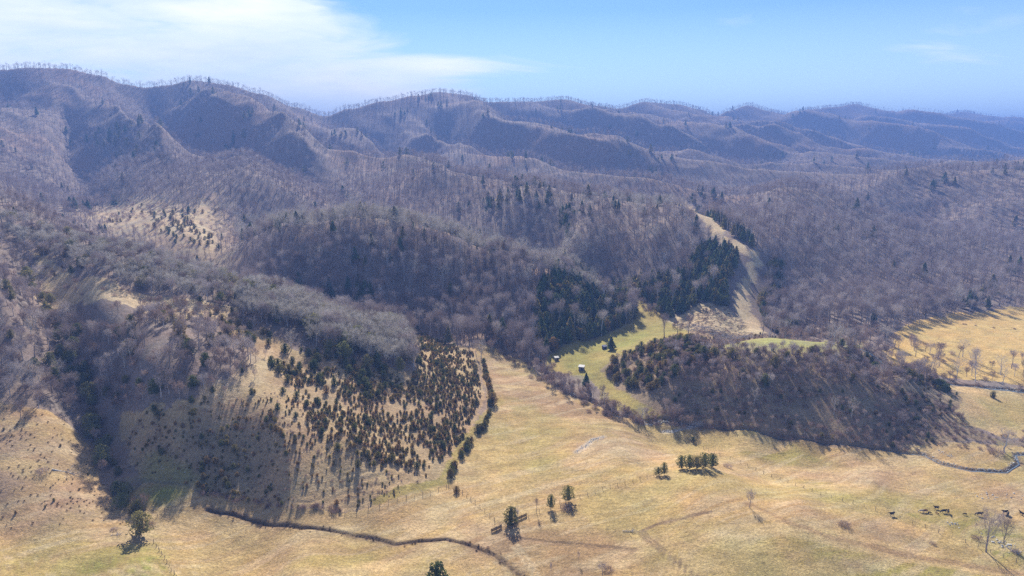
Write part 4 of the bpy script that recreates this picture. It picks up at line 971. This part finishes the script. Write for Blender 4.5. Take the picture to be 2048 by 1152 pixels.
def gn_stuff(name, label, objs, pts, scl, rot, idx):
    """one mass of plants too many to count, instanced over points"""
    me = bpy.data.meshes.new(name); me.vertices.add(len(pts)); me.vertices.foreach_set('co', pts.astype(np.float32).ravel())
    for nm, ty, dat in (('psc', 'FLOAT', scl), ('prot', 'FLOAT', rot), ('pidx', 'INT', idx)):
        a = me.attributes.new(nm, ty, 'POINT'); a.data.foreach_set('value', dat.astype(np.int32 if ty == 'INT' else np.float32))
    o = link(name, me); o['kind'] = 'stuff'; o['label'] = label
    ng_ = bpy.data.node_groups.new(name, 'GeometryNodeTree')
    ng_.interface.new_socket('Geometry', in_out='INPUT', socket_type='NodeSocketGeometry'); ng_.interface.new_socket('Geometry', in_out='OUTPUT', socket_type='NodeSocketGeometry')
    gi = ng_.nodes.new('NodeGroupInput'); go = ng_.nodes.new('NodeGroupOutput')
    jn = ng_.nodes.new('GeometryNodeJoinGeometry')
    for ob in reversed(objs):
        oi = ng_.nodes.new('GeometryNodeObjectInfo'); oi.inputs[0].default_value = ob; oi.inputs['As Instance'].default_value = True
        ng_.links.new(oi.outputs['Geometry'], jn.inputs[0])
    ip = ng_.nodes.new('GeometryNodeInstanceOnPoints'); ip.inputs['Pick Instance'].default_value = True
    mtp = ng_.nodes.new('GeometryNodeMeshToPoints')
    ng_.links.new(gi.outputs[0], mtp.inputs[0]); ng_.links.new(mtp.outputs[0], ip.inputs['Points']); ng_.links.new(jn.outputs[0], ip.inputs['Instance'])
    def attr(nm, ty):
        a = ng_.nodes.new('GeometryNodeInputNamedAttribute'); a.data_type = ty; a.inputs['Name'].default_value = nm; return a.outputs['Attribute']
    ng_.links.new(attr('pidx', 'INT'), ip.inputs['Instance Index']); ng_.links.new(attr('psc', 'FLOAT'), ip.inputs['Scale'])
    cx_ = ng_.nodes.new('ShaderNodeCombineXYZ'); ng_.links.new(attr('prot', 'FLOAT'), cx_.inputs['Z']); ng_.links.new(cx_.outputs[0], ip.inputs['Rotation'])
    ng_.links.new(ip.outputs[0], go.inputs[0])
    md = o.modifiers.new('plants', 'NODES'); md.node_group = ng_
    return o
rest = np.where(~taken)[0]
def mass(name, label, kinds):
    objs = []; off = {}
    for k in kinds:
        for lod in range(3):
            off[(k, lod)] = (len(objs), len(KIND[k]['lods'][lod])); objs += KIND[k]['lods'][lod]
    ii = np.array([i for i in rest if kn_[i] in kinds])
    if not len(ii): return
    lod = np.where(Y[ii] < 520, 0, np.where(Y[ii] < 1100, 1, 2))
    ix = np.array([off[(kn_[i], l)][0] + rng.integers(off[(kn_[i], l)][1]) for i, l in zip(ii, lod)])
    sc = np.array([HH[i] / KIND[kn_[i]]['h'] for i in ii])
    print('MASS', name, len(ii))
    gn_stuff(name, label, objs, np.stack([X[ii], Y[ii], Z[ii]], 1), sc, RO_[ii], ix)
mass('forest', 'leafless winter forest covering the hills and the mountain', ('bare_tree', 'tall_tree', 'oak', 'grey_oak', 'sycamore', 'sapling'))
mass('evergreen_woods', 'dark evergreens mixed through the woods and slopes', ('cedar', 'young_cedar', 'pine', 'evergreen'))
mass('undergrowth', 'leafless brush along the creeks and slopes', ('brush',))
mass('grass_tufts', 'brown sedge tufts over the left slope', ('sedge',))
# ------------------------------------------------------------------ fences
def post_mesh(h, r_):
    m_ = Mesh(); m_.tube([(0, 0, -.3), (.01, 0, h * .6), (.02, .01, h)], [r_, r_ * .92, r_ * .85], 6); return m_.mesh('post', M['wood'])
def fence(P, label, step=3.4, h=1.35, r_=.085):
    P = wiggle(P, .25, step, 40)
    x0, y0 = P[0]; z0 = float(zat(x0, y0)[0])
    e = bpy.data.objects.new('wire_fence', None); COL.objects.link(e); e.location = (x0, y0, z0)
    pms = [post_mesh(h * f, r_ * q) for f, q in ((1, 1), (1.12, 1.2), (.92, .85))]
    Wm = Mesh(); tops = []
    for i, (x, y) in enumerate(P):
        z = float(zat(x, y)[0]); o = link('post', pms[int(rng.integers(3))], e, (x - x0, y - y0, z - z0))
        o.rotation_euler = (rng.normal() * .07, rng.normal() * .07, rng.uniform(0, 6))
        tops.append(np.array([x - x0, y - y0, z - z0]))
    for f in (.3, .62, .92):
        Wm.tube([t_ + np.array([.09, 0, h * f]) for t_ in tops], [.012] * len(tops), 3)
    link('wire', Wm.mesh('wire', M['wood']), e)
    tag(e, label, 'fence', 'post and wire fences round the pastures')
fence(line((897, 974), (925, 986), (960, 1014), (1001, 1052)), 'post and wire fence from the cedar corner down to the wooden gate', 3.0)
fence(line((1056, 1032), (1100, 1016), (1160, 995), (1250, 968), (1308, 952)), 'post and wire fence running right from the single cedar to the evergreen clump', 3.2)
fence(line((1340, 868), (1386, 886), (1440, 912), (1480, 926), (1560, 960), (1640, 990), (1750, 1020), (1850, 1056), (1930, 1086), (2060, 1134)), 'long post and wire fence crossing the pasture above the cattle', 3.4)
fence(line((690, 1026), (760, 1011), (830, 996), (893, 974)), 'post and wire fence along the foot of the cedar slope', 3.2)
fence(line((308, 1086), (330, 1118), (354, 1158)), 'short post and wire fence running down from the corner evergreen', 2.2)
fence(line((300, 1040), (345, 1014), (398, 990)), 'short post and wire fence rising right of the corner evergreen', 2.8)
def gate(a, b, label):
    A = np.array(gp(*a)); B = np.array(gp(*b)); l = float(np.hypot(*(B - A)[:2])); ang = math.atan2(B[1] - A[1], B[0] - A[0])
    e = bpy.data.objects.new('board_fence', None); COL.objects.link(e); e.location = A; e.rotation_euler = (0, -math.atan2(B[2] - A[2], l), ang)
    def box(name, x, y, z, sx, sy, sz):
        bm = bmesh.new(); bmesh.ops.create_cube(bm, size=1, matrix=Matrix.Diagonal((sx, sy, sz, 1))); bmesh.ops.bevel(bm, geom=bm.edges[:], offset=.012, segments=1)
        me = bpy.data.meshes.new(name); bm.to_mesh(me); bm.free(); me.materials.append(M['darkwood']); link(name, me, e, (x, y, z))
    n = max(2, int(l / 2.2))
    for i in range(n + 1): box('post', l * i / n, 0, .55, .14, .14, 1.5)
    for k in range(5): box('board', l / 2, -.09, .22 + k * .22, l, .03, .17)
    tag(e, label, 'fence', 'dark board fences by the single cedar')
M['darkwood'] = plant_mat('dark_boards', [(0, (.05, .038, .028, 1)), (1, (.075, .055, .04, 1))])
gate((1022, 1046), (1053, 1032), 'dark board fence rising to the right of the single cedar')
gate((983, 1064), (1003, 1055), 'dark board fence left of the single cedar at the wire fence end')

# ------------------------------------------------------------------ huts in the meadow
def mat_plain(name, c, rough=.8, noise=3.0, var=.35):
    m_, t_, b = material(name, rough); ge = N(t_, 'ShaderNodeTexCoord')
    nn = N(t_, 'ShaderNodeTexNoise', Scale=noise, Detail=4.0); L(t_, ge.outputs['Object'], nn.inputs['Vector'])
    r_ = ramp(t_, nn.outputs[0], [(.3, tuple(q * (1 - var) for q in c) + (1,)), (.7, tuple(q * (1 + var) for q in c) + (1,))])
    L(t_, r_.outputs[0], b.inputs['Base Color']); return m_
M['tin'] = mat_plain('weathered_tin', (.24, .24, .245), .45, 1.5, .12); M['greyboard'] = mat_plain('grey_boards', (.22, .21, .21)); M['blueboard'] = mat_plain('blue_painted_boards', (.05, .06, .16))
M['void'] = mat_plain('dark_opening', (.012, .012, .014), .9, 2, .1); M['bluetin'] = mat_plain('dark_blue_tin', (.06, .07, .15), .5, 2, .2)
def box_mesh(name, boxes, mat, bev=.015):
    bm = bmesh.new()
    for x, y, z, sx, sy, sz in boxes:
        bmesh.ops.create_cube(bm, size=1, matrix=Matrix.Translation((x, y, z)) @ Matrix.Diagonal((sx, sy, sz, 1)))
    bmesh.ops.bevel(bm, geom=bm.edges[:], offset=bev, segments=1)
    me = bpy.data.meshes.new(name); bm.to_mesh(me); bm.free(); me.materials.append(mat); return me
def hut(u, v, w, d, h, rot, wall, roof, label):
    q = gp(u, v); e = bpy.data.objects.new('small_hut', None); COL.objects.link(e); e.location = q; e.rotation_euler = (0, 0, rot)
    link('wall', box_mesh('wall', [(0, -d / 2, h / 2 - .15, w, .1, h + .3), (0, d / 2, h / 2 - .15, w, .1, h + .3), (-w / 2 + .051, 0, h / 2 - .15, .1, d - .104, h + .3), (w / 2 - .051, 0, h / 2 - .15, .1, d - .104, h + .3)], wall), e)
    bm = bmesh.new(); ov = .3; rh = h * .34
    vs = [bm.verts.new(p) for p in ((-w / 2 - ov, -d / 2 - ov, h - .02), (w / 2 + ov, -d / 2 - ov, h - .02), (w / 2 + ov, d / 2 + ov, h + rh * .6), (-w / 2 - ov, d / 2 + ov, h + rh * .6))]
    f = bm.faces.new(vs); r_ = bmesh.ops.extrude_face_region(bm, geom=[f]); bmesh.ops.translate(bm, verts=[x for x in r_['geom'] if isinstance(x, bmesh.types.BMVert)], vec=(0, 0, .09)); bmesh.ops.recalc_face_normals(bm, faces=bm.faces[:])
    me = bpy.data.meshes.new('roof'); bm.to_mesh(me); bm.free(); me.materials.append(roof); link('roof', me, e)
    link('gable', box_mesh('gable', [(0, d / 2 - .1, h + rh * .25, w - .15, .09, rh * .62)], wall), e)
    link('doorway', box_mesh('doorway', [(w * .18, -d / 2 - .062, h * .42, w * .26, .02, h * .78)], M['void'], .004), e)
    link('window', box_mesh('window', [(w / 2 + .012, .1, h * .62, .02, d * .3, h * .26)], M['void'], .004), e)
    tag(e, label, 'hut', 'small huts in the green meadow')
hut(1163, 740, 2.9, 2.3, 2.2, -.35, M['greyboard'], M['tin'], 'small grey hut with a pale tin roof in the green meadow')
hut(1209, 698, 2.4, 2.0, 1.9, .5, M['blueboard'], M['bluetin'], 'small dark blue hut beside the round pine in the meadow')
hut(1113, 720, 2.2, 2.0, 1.7, .2, M['greyboard'], M['tin'], 'small hut half hidden by the creek thickets left of the meadow')

# ------------------------------------------------------------------ water and stones
M['water'], t_, b = material('creek_water', .12); b.inputs['Base Color'].default_value = (.16, .19, .20, 1); b.inputs['Specular IOR Level'].default_value = .6
nn = N(t_, 'ShaderNodeTexNoise', Scale=3.0, Detail=3.0); bm_ = N(t_, 'ShaderNodeBump', Strength=.5, Distance=.1); L(t_, nn.outputs[0], bm_.inputs['Height']); L(t_, bm_.outputs[0], b.inputs['Normal'])
def ribbon(name, P, w, lift):
    V = []; Fc = []
    for i, p in enumerate(P):
        d = P[min(i + 1, len(P) - 1)] - P[max(i - 1, 0)]; n_ = np.array([-d[1], d[0]]) / (np.hypot(*d) + 1e-9)
        z = float(min(zat(p[0], p[1])[0], zat(*(p + n_ * w * .3))[0], zat(*(p - n_ * w * .3))[0])) + lift; ww = w * (1 + .3 * math.sin(i * .7))
        V += [(*(p + n_ * ww / 2), z), (*(p - n_ * ww / 2), z)]
        if i: Fc.append((2 * i - 2, 2 * i - 1, 2 * i + 1, 2 * i))
    me = bpy.data.meshes.new(name); me.from_pydata(V, [], Fc); me.materials.append(M['water']); me.update()
    o = link(name, me); o['kind'] = 'structure'
ribbon('creek_water', LW['creek'], .6, .2); ribbon('river_water', LW['rightcreek'], 1.5, .25)
def stone_mesh(seed):
    r = np.random.default_rng(seed); bm = bmesh.new(); bmesh.ops.create_icosphere(bm, subdivisions=1, radius=.5)
    for v in bm.verts: v.co = Vector((v.co.x * r.uniform(.8, 1.3), v.co.y * r.uniform(.8, 1.3), v.co.z * r.uniform(.45, .8)))
    me = bpy.data.meshes.new('stone'); bm.to_mesh(me); bm.free(); me.materials.append(M['stone']); return me
stones = [bpy.data.objects.new('stone_shape', stone_mesh(i)) for i in range(4)]
SP_ = []
def along(P, n, off, lo=.25, hi=.8):
    for _ in range(n):
        i = rng.integers(len(P) - 1); p = P[i, :2] + (P[i + 1, :2] - P[i, :2]) * rng.uniform() + rng.normal(size=2) * off; SP_.append((p[0], p[1], lo * .7 + (hi - lo * .7) * rng.uniform() ** 2.2))
along(line((1205, 812), (1222, 830), (1245, 837)), 150, .55); along(line((1284, 842), (1290, 850), (1320, 843), (1400, 850)), 300, .5); along(line((1400, 850), (1560, 874)), 60, .5, .2, .5)
along(LW['branch'], 260, .55); along(LW['seep'], 230, .6, .2, .6); along(line((1195, 884), (1215, 868)), 30, .5, .2, .5)
along(line((1845, 906), (1880, 925), (1940, 940), (2010, 943)), 330, .7, .2, .6); along(line((2010, 943), (2035, 925), (2030, 908), (2060, 905)), 130, .7); along(line((1080, 752), (1125, 775), (1140, 792)), 90, .6)
along(line((1890, 766), (1970, 775), (2060, 784)), 120, 1.0, .4, .9); along(line((1880, 905), (1910, 915)), 40, .8); along(line((1990, 1080), (2030, 1100)), 90, 2.2, .3, .9); along(line((1950, 990), (2040, 992)), 40, 1.5, .3, .8); along(line((1900, 1048), (1915, 1050)), 25, .9)
along(line((480, 910), (700, 930)), 60, 8, .2, .5); along(line((700, 800), (760, 790)), 40, 5, .3, .8); along(line((260, 860), (420, 930)), 70, 6, .2, .6)
A = np.array(SP_)
gn_stuff('stones', 'pale loose stones along the creeks and pasture', stones, np.stack([A[:, 0], A[:, 1], zat(A[:, 0], A[:, 1]) + A[:, 2] * .12], 1), A[:, 2], rng.uniform(0, 6.28, len(A)), rng.integers(0, 4, len(A)))
# slash: felled stems and straw ridges on the cleared ground under the pine stand
def sticks(name, label, P, n, lmin, lmax, rr, mat, ang=None, spread=.5, zup=.25):
    K = Mesh(); r = np.random.default_rng(len(name) + n); P = P if isinstance(P, np.ndarray) else poly(P); x0, y0 = P.min(0); x1, y1 = P.max(0); k = 0; tries = 0
    while k < n and tries < n * 40:
        tries += 1; p = np.array([r.uniform(x0, x1), r.uniform(y0, y1)])
        if not inside(P, p[:1], p[1:])[0]: continue
        a = (r.uniform(0, math.pi) if ang is None else ang + r.normal() * spread); l = r.uniform(lmin, lmax); q = p + np.array([math.cos(a), math.sin(a)]) * l
        h0 = r.uniform(.05, zup); h1 = r.uniform(.05, zup * 2)
        K.tube([(p[0], p[1], float(zat(*p)[0]) + h0), (q[0], q[1], float(zat(*q)[0]) + h1)], [rr, rr * .35], 3); k += 1
    o = link(name, K.mesh(name, mat)); o['kind'] = 'stuff'; o['label'] = label
sticks('felled_brush', 'felled grey stems strewn over the cleared ground below the pines', '1345 645|1400 612|1450 615|1478 640|1498 668|1440 672|1385 668', 420, 2, 7, .09, M['wood'], .15, .35)
sticks('slash_pile', 'long pile of grey felled stems at the edge of the meadow', '1362 652|1395 650|1440 668|1500 672|1500 678|1430 676|1370 662', 260, 2, 8, .1, M['whitewood'], 0, .25, .9)
# fallen white tree on the tufted slope
def fallen(u, v, u2, v2, label, s=1):
    A_ = np.array(gp(u, v)); B_ = np.array(gp(u2, v2)); e = bpy.data.objects.new('fallen_tree', None); COL.objects.link(e); e.location = A_
    d = B_ - A_; l = np.linalg.norm(d); d = d / l; T = Mesh(); K = Mesh(); r = np.random.default_rng(int(u))
    up = np.array([0, 0, .35 * s]); T.tube([up, d * l * .35 + up, d * l * .7 + up * 1.3], [.24 * s, .18 * s, .1 * s], 6)
    for i in range(14):
        f = r.uniform(.3, .72); p = d * l * f + up; dd = unit(d * .9 + r.normal(size=3) * .45 + np.array([0, 0, .12])); ll = l * r.uniform(.2, .42)
        q = p + dd * ll; q[2] = max(q[2], (d * l * f)[2] + .1); K.tube([p, (p + q) / 2 + r.normal(size=3) * .08, q], [.075 * s, .05 * s, .02 * s], 4)
        for j in range(4): K.sliver(p + (q - p) * r.uniform(.3, 1), unit(dd + r.normal(size=3) * .5), ll * .5, .07, r)
    link('trunk', T.mesh('trunk', M['whitewood']), e); link('branches', K.mesh('branches', M['whitewood']), e); tag(e, label, 'fallen tree')
fallen(104, 940, 168, 954, 'bleached fallen tree lying on the tufted brown slope')
fallen(222, 1071, 248, 1069, 'thin pale pole lying in the grass left of the corner evergreen', .45)
fallen(2015, 1096, 2042, 1112, 'bleached dead branch lying right of the tall bare tree', .7)
fallen(1245, 1063, 1275, 1064, 'pale log lying where the dirt tracks meet', .6)
fallen(1345, 652, 1372, 648, 'white fallen trunk at the left end of the felled brush', .8)

# ------------------------------------------------------------------ cattle
M['blackhide'] = mat_plain('black_hide', (.014, .012, .011), .7, 2, .3); M['redhide'] = mat_plain('red_brown_hide', (.16, .055, .025), .7, 2, .3); M['whitehide'] = mat_plain('pale_hide', (.5, .45, .4), .7, 1.2, .5)
def cow_mesh(mat, graze):
    V = []; E = []; Rr = []
    def ch(pts, start=None):
        prev = start
        for (p, r_) in pts:
            V.append(p); Rr.append(r_); i = len(V) - 1
            if prev is not None: E.append((prev, i))
            prev = i
        return prev
    # spine: rump -> belly -> shoulder
    ch([((0, -.78, 1.08), (.24, .25))]); a = 0
    b = ch([((0, -.45, 1.0), (.33, .36)), ((0, 0, .97), (.36, .38)), ((0, .42, 1.02), (.30, .37))], a); sh = b; mid_rear = 1
    if graze: hd = [((0, .82, .92), (.15, .20)), ((0, 1.12, .52), (.12, .14)), ((0, 1.22, .30), (.12, .13)), ((0, 1.32, .10), (.07, .08))]
    else: hd = [((0, .80, 1.22), (.15, .21)), ((0, 1.06, 1.42), (.12, .15)), ((0, 1.22, 1.38), (.13, .13)), ((0, 1.46, 1.24), (.075, .085))]
    ch(hd, sh); hi = len(V) - 2
    for s in (-1, 1):
        ch([((s * .10, hd[2][0][1] - .06, hd[2][0][2] + .07), (.04, .03)), ((s * .26, hd[2][0][1] - .10, hd[2][0][2] + .09), (.025, .03))], hi)
        ch([((s * .19, .46, .72), (.11, .13)), ((s * .19, .50, .42), (.065, .075)), ((s * .19, .47, .12), (.045, .05)), ((s * .19, .50, .0), (.06, .06))], sh)
        ch([((s * .20, -.62, .74), (.13, .17)), ((s * .19, -.74, .46), (.065, .08)), ((s * .19, -.70, .14), (.048, .05)), ((s * .19, -.66, .0), (.06, .06))], mid_rear)
    ch([((0, -1.00, 1.12), (.04, .04)), ((0, -1.08, .8), (.025, .025)), ((0, -1.06, .48), (.045, .045))], 0)
    me = bpy.data.meshes.new('cow'); me.from_pydata(V, E, []); o = bpy.data.objects.new('cow', me)
    o.modifiers.new('s', 'SKIN'); sv = me.skin_vertices[0].data
    for i, r_ in enumerate(Rr): sv[i].radius = r_
    sv[0].use_root = True
    sb = o.modifiers.new('d', 'SUBSURF'); sb.levels = 1; sb.render_levels = 1
    COL.objects.link(o); bpy.context.view_layer.update()
    dg = bpy.context.evaluated_depsgraph_get(); m2 = bpy.data.meshes.new_from_object(o.evaluated_get(dg)); bpy.data.objects.remove(o)
    m2.materials.clear(); m2.materials.append(mat)
    m2.polygons.foreach_set('use_smooth', np.ones(len(m2.polygons), bool)); return m2
cm_ = {(h_, gz): cow_mesh(M[h_], gz) for h_ in ('blackhide', 'redhide', 'whitehide') for gz in (0, 1)}
for u, v, hd, gz, s, rot, lab in [
    (1783, 1031, 'blackhide', 0, 1.15, 1.9, 'black cow standing alone left of the long fence'),
    (1842, 1024, 'whitehide', 1, .9, 1.4, 'pale calf at the left end of the cattle group'),
    (1850, 1024, 'redhide', 1, 1.0, -1.3, 'red-brown cow next to the pale calf'),
    (1859, 1027, 'blackhide', 1, .7, -1.6, 'black calf between the red-brown cow and the pair of black cows'),
    (1872, 1018, 'blackhide', 0, 1.0, 1.5, 'black cow standing farthest back in the cattle group'),
    (1874, 1028, 'redhide', 1, .6, .6, 'small red-brown calf in front of the farthest black cow'),
    (1887, 1025, 'blackhide', 1, 1.15, 1.6, 'left cow of the close black pair in the cattle group'),
    (1896, 1027, 'blackhide', 0, 1.1, 2.6, 'right cow of the close black pair in the cattle group'),
    (1929, 1030, 'blackhide', 1, .7, 1.2, 'black calf grazing alone in the middle of the cattle'),
    (1958, 1031, 'blackhide', 1, 1.25, 1.4, 'black cow just left of the tall bare tree'),
    (2009, 1027, 'blackhide', 0, 1.15, 1.7, 'black cow right of the tall bare tree'),
    (2015, 1031, 'blackhide', 1, 1.0, 2.3, 'black cow grazing behind the other one right of the tree'),
    (2042, 1029, 'blackhide', 0, 1.0, .2, 'black cow seen end-on near the right edge of view')]:
    q = gp(u, v); o = link('cow', cm_[(hd, gz)], loc=(q[0], q[1], q[2] - .03)); s *= .92; o.scale = (s, s, s); o.rotation_euler = (0, 0, rot); tag(o, lab, 'cow', 'cattle grazing in the right pasture')
